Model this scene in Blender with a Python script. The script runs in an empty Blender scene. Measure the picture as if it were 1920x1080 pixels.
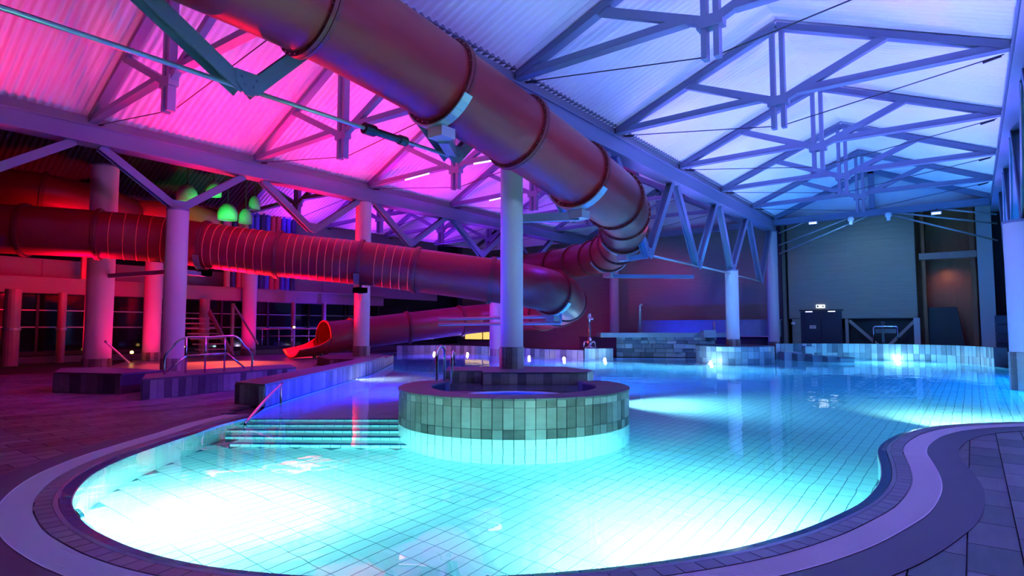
import bpy, math, random
from mathutils import Vector, Matrix, geometry
random.seed(7)
R = math.radians
scene = bpy.context.scene
col = scene.collection

# ------------------------------------------------------------------ camera
YAW, PIT, FPX, EYE = 0.6514, 0.0664, 1130.05, 1.218
cam_d = bpy.data.cameras.new('camera')
cam_d.sensor_width = 36.0
cam_d.lens = FPX / 1920 * 36.0
cam_d.clip_start = 0.05
cam_d.clip_end = 200
cam = bpy.data.objects.new('camera', cam_d)
cam.location = (0, 0, EYE)
cam.rotation_euler = (math.pi / 2 + PIT, 0, YAW)
col.objects.link(cam)
scene.camera = cam

# ------------------------------------------------------------------ world, exposure
wd = bpy.data.worlds.new('night')
wd.use_nodes = True
scene.world = wd
wd.node_tree.nodes['Background'].inputs[0].default_value = (0.25, 0.12, 0.8, 1)
wd.node_tree.nodes['Background'].inputs[1].default_value = 0.012
vs = scene.view_settings
vs.view_transform = 'Standard'
vs.look = 'None'
vs.exposure = 0.0
vs.gamma = 1.0
vs.use_curve_mapping = False
cy = scene.cycles
cy.use_denoising = True
cy.max_bounces = 6
cy.use_adaptive_sampling = True
cy.adaptive_threshold = 0.03
cy.diffuse_bounces = 3
cy.glossy_bounces = 4
cy.transmission_bounces = 6
cy.sample_clamp_indirect = 20.0
cy.caustics_reflective = False
cy.caustics_refractive = True

# ------------------------------------------------------------------ big lights (the coloured floods of the hall)
def aim(o, tgt):
    d = Vector(tgt) - o.location
    o.rotation_euler = d.to_track_quat('-Z', 'Y').to_euler()

def spot(name, loc, tgt, color, power, angle=120, blend=0.9, radius=0.12):
    l = bpy.data.lights.new(name, 'SPOT')
    l.color = color
    l.energy = power
    l.spot_size = R(angle)
    l.spot_blend = blend
    l.shadow_soft_size = radius
    o = bpy.data.objects.new(name, l)
    o.location = loc
    col.objects.link(o)
    aim(o, tgt)
    return o

def area(name, loc, tgt, color, power, sx=0.8, sy=0.3, spread=180):
    l = bpy.data.lights.new(name, 'AREA')
    l.shape = 'RECTANGLE'
    l.size, l.size_y = sx, sy
    l.color = color
    l.energy = power
    l.spread = R(spread)
    o = bpy.data.objects.new(name, l)
    o.location = loc
    col.objects.link(o)
    aim(o, tgt)
    return o

LAV = (0.25, 0.18, 1.0)
BLUE = (0.02, 0.05, 1.0)
MAG = (1.0, 0.03, 0.62)
VIO = (0.45, 0.02, 1.0)
RED = (1.0, 0.0, 0.03)
# right bay: lavender-blue uplights on both girders, turned up so nothing spills on the water
for y, pw, c in ((2.5, 170, LAV), (6.6, 190, LAV), (10.7, 190, LAV), (14.8, 120, LAV), (18.6, 120, LAV), (22.4, 95, (0.20, 0.24, 1)), (26.2, 60, (0.02, 0.15, 1))):
    if y > 13: area('flood_lamp_light', (-6.5, y, 3.4), (-5.3, y, 6.2), c, pw, 0.6, 0.3, 120)
    area('flood_lamp_light', (0.45, y, 3.4), (-1.0, y, 6.2), c, pw, 0.6, 0.3, 120)
# middle bay: pink to violet uplights
for y, pw, c in ((2.6, 60, (1, 0.02, 0.22)), (7.3, 90, (1.0, 0.0, 0.16)), (11.5, 100, (1.0, 0.0, 0.26)), (15.7, 90, (0.75, 0.0, 0.9)), (19.8, 80, VIO), (24.0, 60, (0.25, 0.02, 1.0))):
    area('flood_lamp_light', (-16.2, y, 4.0), (-14.9, y, 6.8), c, pw, 0.6, 0.3, 120)
    area('flood_lamp_light', (-8.8, y, 4.0), (-10.1, y, 6.8), (0.9, 0.0, 0.40) if y < 9 else (0.45, 0.02, 0.8) if y < 12 else c, pw * 0.5, 0.6, 0.3, 120)
for y in (9.2, 13.4):
    spot('red_spot_light', (-15.9, y - 0.6, 4.9), (-15.2, y - 0.25, 7.0), (1, 0.0, 0.05), 160, 70)
# left bay: violet
for y, pw, c in ((16.0, 80, VIO), (20, 90, VIO), (25, 80, (0.3, 0.02, 1))):
    area('flood_lamp_light', (-17.5, y, 4.8), (-18.8, y, 7.2), c, pw, 0.6, 0.3, 125)
    area('flood_lamp_light', (-24.6, y, 4.8), (-23.4, y, 7.2), c, pw, 0.6, 0.3, 125)

# ------------------------------------------------------------------ materials
MATS = {}
def nodes_of(m):
    nt = m.node_tree
    return nt, nt.nodes, nt.links

def mat(name, color, rough=0.5, metal=0.0, var=0.0, noise=0.0, nscale=4.0, stretch=(1, 1, 1), bump=0.0, emit=None, estr=0.0, coat=0.0, tint=None):
    """procedural paint / tile: base colour, noise mottling, per piece variation"""
    m = bpy.data.materials.new(name)
    m.use_nodes = True
    nt, n, l = nodes_of(m)
    b = n['Principled BSDF']
    b.inputs['Roughness'].default_value = rough
    b.inputs['Metallic'].default_value = metal
    b.inputs['Coat Weight'].default_value = coat
    b.inputs['Base Color'].default_value = (*color, 1)
    if emit:
        b.inputs['Emission Color'].default_value = (*emit, 1)
        b.inputs['Emission Strength'].default_value = estr
    if var or noise:
        tc = n.new('ShaderNodeTexCoord')
        mp = n.new('ShaderNodeMapping')
        mp.inputs['Scale'].default_value = stretch
        l.new(tc.outputs['Object'], mp.inputs['Vector'])
        nz = n.new('ShaderNodeTexNoise')
        nz.inputs['Scale'].default_value = nscale
        nz.inputs['Detail'].default_value = 3
        l.new(mp.outputs[0], nz.inputs['Vector'])
        oi = n.new('ShaderNodeObjectInfo')
        ge = n.new('ShaderNodeNewGeometry')
        ad = n.new('ShaderNodeMath'); ad.operation = 'ADD'
        l.new(oi.outputs['Random'], ad.inputs[0]); l.new(ge.outputs['Random Per Island'], ad.inputs[1])
        fr = n.new('ShaderNodeMath'); fr.operation = 'FRACT'
        l.new(ad.outputs[0], fr.inputs[0])
        # value multiplier = 1 + var*(rand-.5) + noise*(nz-.5)
        m1 = n.new('ShaderNodeMath'); m1.operation = 'MULTIPLY_ADD'
        l.new(fr.outputs[0], m1.inputs[0]); m1.inputs[1].default_value = var; m1.inputs[2].default_value = 1 - var / 2 - noise / 2
        m2 = n.new('ShaderNodeMath'); m2.operation = 'MULTIPLY_ADD'
        l.new(nz.outputs[0], m2.inputs[0]); m2.inputs[1].default_value = noise
        l.new(m1.outputs[0], m2.inputs[2])
        hs = n.new('ShaderNodeHueSaturation')
        hs.inputs['Color'].default_value = (*color, 1)
        l.new(m2.outputs[0], hs.inputs['Value'])
        if tint:
            mx = n.new('ShaderNodeMix'); mx.data_type = 'RGBA'
            mx.inputs[6].default_value = (*color, 1); mx.inputs[7].default_value = (*tint, 1)
            l.new(fr.outputs[0], mx.inputs[0]); l.new(mx.outputs[2], hs.inputs['Color'])
        l.new(hs.outputs[0], b.inputs['Base Color'])
        if bump:
            bp = n.new('ShaderNodeBump')
            bp.inputs['Strength'].default_value = bump
            bp.inputs['Distance'].default_value = 0.01
            l.new(nz.outputs[0], bp.inputs['Height'])
            l.new(bp.outputs[0], b.inputs['Normal'])
    MATS[name] = m
    return m

mat('roof_sheet', (0.78, 0.78, 0.80), 0.55, noise=0.1, nscale=1.5)
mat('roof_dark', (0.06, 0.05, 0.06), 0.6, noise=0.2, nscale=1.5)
mat('steel_paint', (0.16, 0.19, 0.30), 0.42, noise=0.08, nscale=3)
mat('gutter_grey', (0.16, 0.16, 0.2), 0.5, noise=0.1)
mat('rod_steel', (0.45, 0.47, 0.5), 0.35, 0.6)
mat('dark_clamp', (0.05, 0.05, 0.06), 0.4, 0.5)
mat('wet_slate', (0.34, 0.30, 0.30), 0.3, noise=0.4, nscale=3)
mat('column_white', (0.50, 0.50, 0.53), 0.6, noise=0.06, nscale=2)
mat('slide_red', (0.24, 0.005, 0.010), 0.42, noise=0.14, nscale=3)
mat('flange_red', (0.16, 0.008, 0.010), 0.45, noise=0.15)
mat('ring_red', (0.9, 0.10, 0.06), 0.25)
mat('slate_dark', (0.11, 0.11, 0.13), 0.42, var=0.9, noise=0.6, nscale=5, bump=0.2, tint=(0.20, 0.20, 0.22))
mat('slate', (0.16, 0.145, 0.138), 0.42, var=0.95, noise=0.7, nscale=5, stretch=(1, 1, 3), bump=0.25, tint=(0.27, 0.245, 0.225))
mat('slate_deck', (0.115, 0.085, 0.11), 0.34, var=0.55, noise=0.9, nscale=3, stretch=(6, 1, 1), bump=0.2, tint=(0.19, 0.145, 0.18))
mat('slate_top', (0.11, 0.10, 0.12), 0.4, var=0.3, noise=0.4, nscale=5)
mat('slate_blue', (0.10, 0.16, 0.22), 0.4, var=0.8, noise=0.4, nscale=4, tint=(0.22, 0.32, 0.34))
mat('coping', (0.22, 0.20, 0.26), 0.35, var=0.35, noise=0.4, nscale=6)
mat('edge_blue', (0.02, 0.07, 0.22), 0.2, var=0.3)
mat('strip_glaze', (0.30, 0.30, 0.40), 0.15)
mat('grate_white', (0.85, 0.80, 0.88), 0.5)
mat('band_dark', (0.10, 0.08, 0.13), 0.5, noise=0.12, nscale=2)
mat('joint_dark', (0.035, 0.03, 0.04), 0.7, noise=0.2)
mat('pool_tile', (0.80, 0.84, 0.82), 0.25, var=0.06)
mat('grout', (0.10, 0.19, 0.25), 0.7, noise=0.1)
mat('nosing_blue', (0.02, 0.10, 0.24), 0.3, var=0.2)
mat('wood_clad', (0.30, 0.26, 0.21), 0.55, noise=0.5, nscale=2.5, stretch=(0.5, 0.5, 16))
mat('wood_warm', (0.30, 0.10, 0.03), 0.5, noise=0.4, nscale=2, stretch=(6, 6, 0.6))
mat('frame_wood', (0.34, 0.25, 0.22), 0.5, noise=0.3)
mat('dark_wall', (0.03, 0.03, 0.04), 0.6, noise=0.2)
mat('door_dark', (0.025, 0.03, 0.06), 0.4, noise=0.15)
mat('facade', (0.30, 0.24, 0.24), 0.6, noise=0.12, nscale=1.5)
mat('glass_dark', (0.006, 0.007, 0.012), 0.06)
mat('chrome', (0.75, 0.75, 0.78), 0.15, 1.0)
mat('black', (0.012, 0.012, 0.014), 0.5, noise=0.2)
mat('lamp_white', (0.9, 0.9, 0.9), 0.4, emit=(1, 0.97, 0.9), estr=14)
mat('lamp_far', (0.9, 0.9, 0.9), 0.4, emit=(1, 0.98, 0.95), estr=30)
mat('lamp_warm', (0.9, 0.6, 0.2), 0.4, emit=(1, 0.62, 0.15), estr=6)
mat('window_yellow', (0.9, 0.7, 0.2), 0.4, emit=(1, 0.68, 0.16), estr=1.1)
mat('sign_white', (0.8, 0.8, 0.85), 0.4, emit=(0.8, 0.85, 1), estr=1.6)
mat('glint_glow', (0.9, 0.8, 0.9), 0.4, emit=(1, 0.6, 1), estr=3.0)  # glow for the reflections on the truss chords
mat('sign_dark', (0.01, 0.03, 0.02), 0.4)
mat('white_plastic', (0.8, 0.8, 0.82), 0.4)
mat('green_lit_dome', (0.25, 0.75, 0.40), 0.45, noise=0.2)  # green of the light is in the dome colour
mat('pipe_blue', (0.05, 0.08, 0.55), 0.4)
mat('pipe_red', (0.40, 0.05, 0.06), 0.4)
mat('pipe_tan', (0.40, 0.26, 0.18), 0.4)
mat('pipe_navy', (0.02, 0.03, 0.12), 0.4)
mat('notice', (0.75, 0.6, 0.62), 0.5)

def water_mat(name, absorb, density, bump):
    m = bpy.data.materials.new(name)
    m.use_nodes = True
    nt, n, l = nodes_of(m)
    n.remove(n['Principled BSDF'])
    out = n['Material Output']
    g = n.new('ShaderNodeBsdfGlass')
    g.inputs['IOR'].default_value = 1.333
    g.inputs['Roughness'].default_value = 0.0
    tc = n.new('ShaderNodeTexCoord')
    mp = n.new('ShaderNodeMapping')
    l.new(tc.outputs['Object'], mp.inputs['Vector'])
    nz = n.new('ShaderNodeTexNoise'); nz.inputs['Scale'].default_value = 1.6; nz.inputs['Detail'].default_value = 2
    l.new(mp.outputs[0], nz.inputs['Vector'])
    bp = n.new('ShaderNodeBump'); bp.inputs['Strength'].default_value = bump; bp.inputs['Distance'].default_value = 0.03
    l.new(nz.outputs[0], bp.inputs['Height']); l.new(bp.outputs[0], g.inputs['Normal'])
    l.new(g.outputs[0], out.inputs['Surface'])
    if density:
        va = n.new('ShaderNodeVolumeAbsorption')
        va.inputs['Color'].default_value = (*absorb, 1)
        va.inputs['Density'].default_value = density
        l.new(va.outputs[0], out.inputs['Volume'])
    MATS[name] = m
water_mat('water', (0.0, 0.80, 0.92), 0.48, 0.2)
water_mat('tub_water', (0.0, 0.4, 0.93), 0.8, 0.15)

# ------------------------------------------------------------------ mesh helpers
def wloc(o):
    v = Vector((0, 0, 0))
    while o is not None:
        v += o.location
        o = o.parent
    return v

class MB:
    def __init__(s): s.v = []; s.f = []
    def add(s, vs, fs):
        k = len(s.v); s.v += [tuple(p) for p in vs]; s.f += [tuple(i + k for i in f) for f in fs]; return s
    def box(s, c, d, rz=0.0):
        hx, hy, hz = d[0] / 2, d[1] / 2, d[2] / 2
        ca, sa = math.cos(rz), math.sin(rz)
        vs = []
        for z in (-hz, hz):
            for x, y in ((-hx, -hy), (hx, -hy), (hx, hy), (-hx, hy)):
                vs.append((c[0] + x * ca - y * sa, c[1] + x * sa + y * ca, c[2] + z))
        return s.add(vs, [(3, 2, 1, 0), (4, 5, 6, 7), (0, 1, 5, 4), (1, 2, 6, 5), (2, 3, 7, 6), (3, 0, 4, 7)])
    def frame(s, p, q, up):
        p, q = Vector(p), Vector(q); d = (q - p).normalized(); u = Vector(up)
        a = d.cross(u)
        if a.length < 1e-4: a = d.cross(Vector((1, 0, 0)))
        a.normalize(); b = a.cross(d).normalized()
        return p, q, a, b
    def beam(s, p, q, w, h, up=(0, 0, 1)):
        p, q, a, b = s.frame(p, q, up)
        vs = [e + a * (w / 2 * i) + b * (h / 2 * j) for e in (p, q) for i, j in ((-1, -1), (1, -1), (1, 1), (-1, 1))]
        return s.add(vs, [(0, 1, 2, 3), (7, 6, 5, 4), (0, 4, 5, 1), (1, 5, 6, 2), (2, 6, 7, 3), (3, 7, 4, 0)])
    def ibeam(s, p, q, w, h, t, up=(0, 0, 1)):
        """two flanges of width w (along up x d), web between, h apart"""
        pp, qq, a, b = s.frame(p, q, up)
        for sg in (-1, 1):
            s.beam(pp + b * sg * (h / 2 - t / 2), qq + b * sg * (h / 2 - t / 2), w, t, up)
        s.beam(pp, qq, t, h - 2 * t, up)
        return s
    def tube(s, pts, r, n=10, cap=True, up=(0, 0, 1)):
        pts = [Vector(p) for p in pts]; m = len(pts); k = len(s.v)
        rr = r if isinstance(r, (list, tuple)) else [r] * m
        t0 = (pts[1] - pts[0]).normalized(); u = Vector(up)
        a = t0.cross(u)
        if a.length < 1e-3: a = t0.cross(Vector((1, 0, 0)))
        a.normalize()
        for i in range(m):
            t = (pts[min(i + 1, m - 1)] - pts[max(i - 1, 0)]).normalized()
            a = (a - t * a.dot(t)).normalized(); b = t.cross(a)
            for j in range(n):
                an = 2 * math.pi * j / n
                s.v.append(tuple(pts[i] + (a * math.cos(an) + b * math.sin(an)) * rr[i]))
        for i in range(m - 1):
            for j in range(n):
                j2 = (j + 1) % n
                s.f.append((k + i * n + j, k + i * n + j2, k + (i + 1) * n + j2, k + (i + 1) * n + j))
        if cap:
            s.f.append(tuple(k + j for j in range(n))[::-1]); s.f.append(tuple(k + (m - 1) * n + j for j in range(n)))
        return s
    def cyl(s, c, r, z0, z1, n=24, r2=None):
        return s.tube([(c[0], c[1], z0), (c[0], c[1], z1)], [r, r if r2 is None else r2], n)
    def lathe(s, c, prof, n=24):
        k = len(s.v)
        for r, z in prof:
            for j in range(n):
                an = 2 * math.pi * j / n
                s.v.append((c[0] + r * math.cos(an), c[1] + r * math.sin(an), c[2] + z))
        for i in range(len(prof) - 1):
            for j in range(n):
                j2 = (j + 1) % n
                s.f.append((k + i * n + j, k + i * n + j2, k + (i + 1) * n + j2, k + (i + 1) * n + j))
        return s
    def prism(s, poly, z0, z1, top=True, bottom=True):
        n = len(poly); a = sum(poly[i][0] * poly[(i + 1) % n][1] - poly[(i + 1) % n][0] * poly[i][1] for i in range(n))
        if a < 0: poly = poly[::-1]
        vs = [(x, y, z0) for x, y in poly] + [(x, y, z1) for x, y in poly]
        fs = [(i, (i + 1) % n, n + (i + 1) % n, n + i) for i in range(n)]
        if top: fs.append(tuple(range(n, 2 * n)))
        if bottom: fs.append(tuple(range(n))[::-1])
        return s.add(vs, fs)
    def slab(s, loops, z, flip=False):
        """flat polygon with holes"""
        pl = [[Vector((x, y, 0)) for x, y in lp] for lp in loops]
        tris = geometry.tessellate_polygon(pl)
        fl = [p for lp in loops for p in lp]
        fs = []
        for t in tris:
            a, b, c = [fl[i] for i in t]
            cr = (b[0] - a[0]) * (c[1] - a[1]) - (b[1] - a[1]) * (c[0] - a[0])
            t = tuple(t) if cr > 0 else tuple(t)[::-1]
            fs.append(t[::-1] if flip else t)
        return s.add([(x, y, z) for x, y in fl], fs)
    def mesh(s, name, off=(0, 0, 0), smooth=False):
        m = bpy.data.meshes.new(name)
        m.from_pydata([(p[0] - off[0], p[1] - off[1], p[2] - off[2]) for p in s.v], [], s.f)
        if smooth:
            for p in m.polygons: p.use_smooth = True
        m.update()
        return m
    def build(s, name, mt, parent=None, smooth=False, at=None):
        off = wloc(parent) if parent is not None else Vector((0, 0, 0))
        if at is not None:
            me = s.mesh(name, at, smooth)
        else:
            me = s.mesh(name, off, smooth)
        me.materials.append(MATS[mt])
        o = bpy.data.objects.new(name, me)
        col.objects.link(o)
        if parent is not None: o.parent = parent
        if at is not None: o.location = Vector(at) - off
        return o

def shade_auto(o, ang=35):
    me = o.data
    for p in me.polygons: p.use_smooth = True
    try: me.set_sharp_from_angle(angle=R(ang))
    except Exception: pass
    return o

def tag(o, label=None, cat=None, group=None, kind=None):
    if label: o['label'] = label
    if cat: o['category'] = cat
    if group: o['group'] = group
    if kind: o['kind'] = kind
    return o

def thing(name, label, cat, loc=(0, 0, 0), group=None, kind=None):
    o = bpy.data.objects.new(name, None)
    o.empty_display_size = 0.2
    o.location = loc
    col.objects.link(o)
    return tag(o, label, cat, group, kind)

def copy_tree(o, parent=None):
    c = o.copy(); col.objects.link(c)
    if parent is not None: c.parent = parent
    for ch in list(o.children): copy_tree(ch, c)
    return c

def place(mesh, name, loc, parent, rz=0.0):
    """another piece that shares its mesh"""
    o = bpy.data.objects.new(name, mesh)
    o.location = Vector(loc) - wloc(parent)
    o.rotation_euler = (0, 0, rz)
    o.parent = parent
    col.objects.link(o)
    return o

FW = (-math.sin(YAW), math.cos(YAW)); RT = (math.cos(YAW), math.sin(YAW))
def LD(lat, d, z=None):
    """site grid turned 37 degrees to the girders: lat to the right, d into the hall"""
    x = lat * RT[0] + d * FW[0]; y = lat * RT[1] + d * FW[1]
    return (x, y) if z is None else (x, y, z)
def lat_d(x, y): return x * RT[0] + y * RT[1], x * FW[0] + y * FW[1]

def catmull(pts, step=0.1):
    pts = [Vector(p) for p in pts]
    P = [pts[0] * 2 - pts[1]] + pts + [pts[-1] * 2 - pts[-2]]
    out = []
    for i in range(1, len(P) - 2):
        a, b, c, d = P[i - 1:i + 3]
        n = max(2, int((c - b).length / step))
        for k in range(n):
            t = k / n
            out.append(0.5 * ((2 * b) + (c - a) * t + (2 * a - 5 * b + 4 * c - d) * t * t + (3 * b - a - 3 * c + d) * t ** 3))
    out.append(pts[-1])
    return out

def resample(pts, step):
    out = [pts[0].copy()]; acc = 0.0
    for i in range(1, len(pts)):
        a, b = pts[i - 1], pts[i]; L = (b - a).length
        while L > 1e-9 and acc + L >= step:
            t = (step - acc) / L; a = a.lerp(b, t); out.append(a.copy()); L = (b - a).length; acc = 0.0
        acc += L
    return out

def inside(p, poly):
    x, y = p; c = False; n = len(poly); j = n - 1
    for i in range(n):
        xi, yi = poly[i]; xj, yj = poly[j]
        if (yi > y) != (yj > y) and x < (xj - xi) * (y - yi) / (yj - yi) + xi: c = not c
        j = i
    return c

def seen(x, y, z):
    """rough frame test, used to pick which pieces are worth an object of their own"""
    la, d = lat_d(x, y); dz = z - EYE
    dd = d * math.cos(PIT) + dz * math.sin(PIT)
    if dd < 0.3: return None
    u = 960 + FPX * la / dd; v = 540 - FPX * (dz * math.cos(PIT) - d * math.sin(PIT)) / dd
    return (dd) if -30 < u < 1950 and -30 < v < 1130 else None

# ------------------------------------------------------------------ site lines
XA, XB, XC = -16.76, -7.02, 0.73          # eaves over the three girders
YT = [1.0, 5.2, 9.4, 13.65, 17.85, 21.8, 25.6, 29.0]   # truss positions
ZE = 6.22
BAYS = {'right': (-7.02, 0.73, 7.80), 'middle': (-16.76, -8.45, 8.35), 'left': (-25.3, -16.95, 8.35)}

# ---- roof: corrugated sheets, one panel per slope and truss field
def corrugated(x0, z0, x1, z1, y0, y1, pitch=0.168, amp=0.030):
    m = MB(); n = max(2, round((y1 - y0) / pitch)); seg = 8
    ys = [y0 + (y1 - y0) * i / (n * seg) for i in range(n * seg + 1)]
    L = math.hypot(x1 - x0, z1 - z0); nx, nz = -(z1 - z0) / L, (x1 - x0) / L
    vs = []
    for i, y in enumerate(ys):
        h = amp * math.cos(2 * math.pi * i / seg)
        vs += [(x0 + nx * h, y, z0 + nz * h), (x1 + nx * h, y, z1 + nz * h)]
    fs = [(2 * i, 2 * i + 1, 2 * i + 3, 2 * i + 2) for i in range(len(ys) - 1)]
    return m.add(vs, fs)

for bay, (xl, xr, zr) in BAYS.items():
    xc = (xl + xr) / 2
    root = MB()
    root.beam((xc, -3.5, zr + 0.19), (xc, 29.2, zr + 0.19), 0.34, 0.03)
    c = root.build('ceiling', 'roof_sheet')
    tag(c, {'right': 'pale blue corrugated gable roof over the right bay', 'middle': 'pink and violet corrugated gable roof over the middle bay',
            'left': 'violet corrugated gable roof behind the left girder'}[bay], 'ceiling', kind='structure')
    ys = [-3.5] + YT
    for i in range(len(ys) - 1):
        for side in (0, 1):
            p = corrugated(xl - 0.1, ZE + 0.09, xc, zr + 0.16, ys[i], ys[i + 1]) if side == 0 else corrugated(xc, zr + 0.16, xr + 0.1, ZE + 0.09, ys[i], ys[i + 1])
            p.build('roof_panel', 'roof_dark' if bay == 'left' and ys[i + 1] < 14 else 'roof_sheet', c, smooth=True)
# flat valley over the middle girder and soffit beyond the right girder
v = MB().box((-7.73, 12.8, 6.36), (1.5, 33, 0.06)); v.box((4.0, 12.8, 6.36), (6.4, 33, 0.06))
tag(v.build('ceiling', 'gutter_grey'), 'flat dark valley gutter between the roof bays', 'ceiling', kind='structure')

# ---- scissor trusses
def make_truss(xl, xr, zr):
    xc = (xl + xr) / 2; w = 0.13
    root = thing('roof_truss', 'x', 'truss', (xc, 0, ZE))
    for s, xe in ((-1, xl), (1, xr)):
        sgn = (xe - xc)
        N = Vector((xc, 0, 6.12)); A = Vector((xc, 0, zr)); Ev = Vector((xe, 0, ZE + 0.02))
        Mp = Ev.lerp(A, 0.46); K = N.lerp(Mp, 0.18)
        MB().beam(Ev, A, w, 0.15, (0, 1, 0)).beam(Ev + Vector((0, 0, -.08)), A + Vector((0, 0, -.08)), 0.2, 0.02, (0, 0, 1)).build('rafter', 'steel_paint', root)
        MB().beam(Ev, K, w, 0.14, (0, 1, 0)).beam(Ev + Vector((0, 0, -.075)), K + Vector((0, 0, -.075)), 0.19, 0.015, (0, 0, 1)).build('lower_chord', 'steel_paint', root)
        MB().beam(N + Vector((s * 0.03, 0, 0)), Mp + Vector((0, 0, 0.03)), 0.15, 0.13, (0, 1, 0)).build('strut', 'steel_paint', root)
        MB().beam((xc + s * 0.1, 0, 5.52), (xc + s * 0.1, 0, zr + 0.02), 0.09, 0.16, (0, 1, 0)).build('king_post', 'steel_paint', root)
        tr = MB(); tr.tube([(xe - sgn * 0.02, 0.12, ZE - 0.08), (xc + s * 0.1, 0.12, 5.62)], 0.011, 6)
        tr.tube([(xe - sgn * 0.03, 0.12, ZE - 0.1), (xe - sgn * 0.10, 0.12, ZE - 0.155)], 0.022, 6)
        tr.build('tie_rod', 'dark_clamp', root)
    MB().box((xc, 0, 6.12), (0.42, 0.2, 0.2)).build('node_plate', 'steel_paint', root)
    return root
ORD = ['nearest the camera', 'second from the camera', 'third from the camera', 'fourth from the camera', 'fifth from the camera', 'sixth from the camera', 'seventh from the camera']
for bay, idx, adj in (('right', (2, 3, 4, 5, 6), 'blue-lit steel roof truss under the pale right roof bay'),
                      ('middle', (1, 2, 3, 4, 5, 6), 'pink-lit steel roof truss under the middle roof bay'),
                      ('left', (3, 4, 5, 6), 'violet-lit steel roof truss seen below the left girder')):
    t0 = make_truss(*BAYS[bay])
    for j, i in enumerate(idx):
        t = t0 if j == 0 else copy_tree(t0)
        t.location.y = YT[i]
        t['label'] = adj + ', ' + ORD[j]
        t['group'] = 'trusses of the %s roof bay' % bay
# the gable beam at the far end
for bay, nm in (('right', 'right'), ('middle', 'middle')):
    xl, xr, zr = BAYS[bay]; xc = (xl + xr) / 2
    g = thing('gable_truss', 'deep blue-lit steel beam and rafters closing the far end of the %s bay' % nm, 'beam', (xc, 29.0, 6.0), 'gable frames')
    MB().beam((xl, 29, 6.02), (xr, 29, 6.02), 0.3, 0.26).build('tie_beam', 'steel_paint', g)
    for xe in (xl, xr):
        MB().beam((xe, 29, ZE), (xc, 29, zr), 0.2, 0.2).build('rafter', 'steel_paint', g)
    MB().box((xc, 29, (6.1 + zr) / 2), (0.2, 0.2, zr - 6.1)).build('king_post', 'steel_paint', g)

for bay, (xl, xr, zr) in BAYS.items():
    xc = (xl + xr) / 2
    gm = MB().add([(xl, 29.25, 6.1), (xr, 29.25, 6.1), (xr, 29.25, ZE), (xc, 29.25, zr + 0.15), (xl, 29.25, ZE), (xl, 29.3, 6.1), (xr, 29.3, 6.1), (xr, 29.3, ZE), (xc, 29.3, zr + 0.15), (xl, 29.3, ZE)],
                  [(0, 1, 2, 3, 4), (9, 8, 7, 6, 5), (0, 5, 6, 1), (1, 6, 7, 2), (2, 7, 8, 3), (3, 8, 9, 4), (4, 9, 5, 0)])
    tag(gm.build('wall_gable', 'roof_sheet'), 'sheeted gable triangle closing the %s roof bay' % bay, 'wall', kind='structure')

# ---- girders with V braces
def girder(label, xc, w, y0, y1, vees, rod, zb=5.68, zt=6.06, rodz=None):
    g = thing('girder', label, 'girder', (xc, (y0 + y1) / 2, zb), 'roof girders')
    m = MB().box((xc, (y0 + y1) / 2, (zb + zt) / 2), (w, y1 - y0, zt - zb))
    m.build('beam', 'steel_paint', g)
    MB().box((xc, (y0 + y1) / 2, zb - 0.015), (w + 0.12, y1 - y0, 0.03)).build('bottom_flange', 'steel_paint', g)
    MB().box((xc, (y0 + y1) / 2, zt + 0.012), (w + 0.10, y1 - y0, 0.024)).build('top_flange', 'steel_paint', g)
    MB().box((xc, (y0 + y1) / 2, (zt + 0.024 + 6.3) / 2), (w * 0.8, y1 - y0, 6.3 - zt - 0.03)).build('gutter', 'gutter_grey', g)
    for yb, zv, ya, yc in vees:
        for yt in (ya, yc):
            s = 1 if yt > yb else -1
            MB().ibeam((xc, yb + s * 0.05, zv), (xc, yt - s * 0.12, zb - 0.03), 0.19, 0.2, 0.018, (1, 0, 0)).build('diagonal_brace', 'steel_paint', g)
        pl = MB(); q = [(-0.19, 0.20), (0.19, 0.20), (0.17, 0.04), (0.05, -0.10), (-0.05, -0.10), (-0.17, 0.04)]
        pl.add([(xc + dx, yb + a, zv + b) for dx in (0.100, 0.114) for a, b in q], [(0, 1, 2, 3, 4, 5)[::-1], (6, 7, 8, 9, 10, 11)] + [(k, (k + 1) % 6, 6 + (k + 1) % 6, 6 + k) for k in range(6)])
        for dy, dz in ((-0.10, 0.12), (-0.06, 0.03), (0.06, 0.03), (0.10, 0.12)): pl.box((xc + 0.12, yb + dy, zv + dz), (0.02, 0.028, 0.028))
        pl.build('gusset_plate', 'steel_paint', g)
    for a, b in rod:
        MB().tube([a, b], 0.032, 8).build('tie_rod', 'rod_steel', g, smooth=True)
    return g
VB = [(3.87, 4.22, 1.3, 5.4), (7.7, 4.22, 5.6, 9.3), (11.6, 3.7, 9.6, 13.5), (15.75, 3.26, 13.7, 17.6), (19.6, 3.26, 17.75, 21.6), (23.2, 3.42, 21.8, 25.3), (27.1, 3.2, 25.5, 28.9)]
girder('blue steel girder with V braces along the middle row of columns', -7.2, 0.36, -3, 29.3, VB,
       [((-7.2, -1.0, 4.26), (-7.2, 3.87, 4.24)), ((-7.2, 3.87, 4.24), (-7.2, 7.7, 4.24)), ((-7.2, 15.75, 3.28), (-7.2, 19.6, 3.28)), ((-7.2, 19.6, 3.28), (-7.2, 23.2, 3.28)), ((-7.2, 23.2, 3.26), (-7.2, 27.1, 3.22))])
g_mid = bpy.data.objects['girder']
MB().tube([(-7.2, 5.75, 4.24), (-7.2, 5.95, 4.24)], 0.09, 10).tube([(-7.2, 5.9, 4.24), (-7.2, 6.5, 4.24)], 0.06, 10).tube([(-7.2, 6.45, 4.24), (-7.2, 6.6, 4.24)], 0.08, 10).build('turnbuckle', 'dark_clamp', g_mid)
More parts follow.
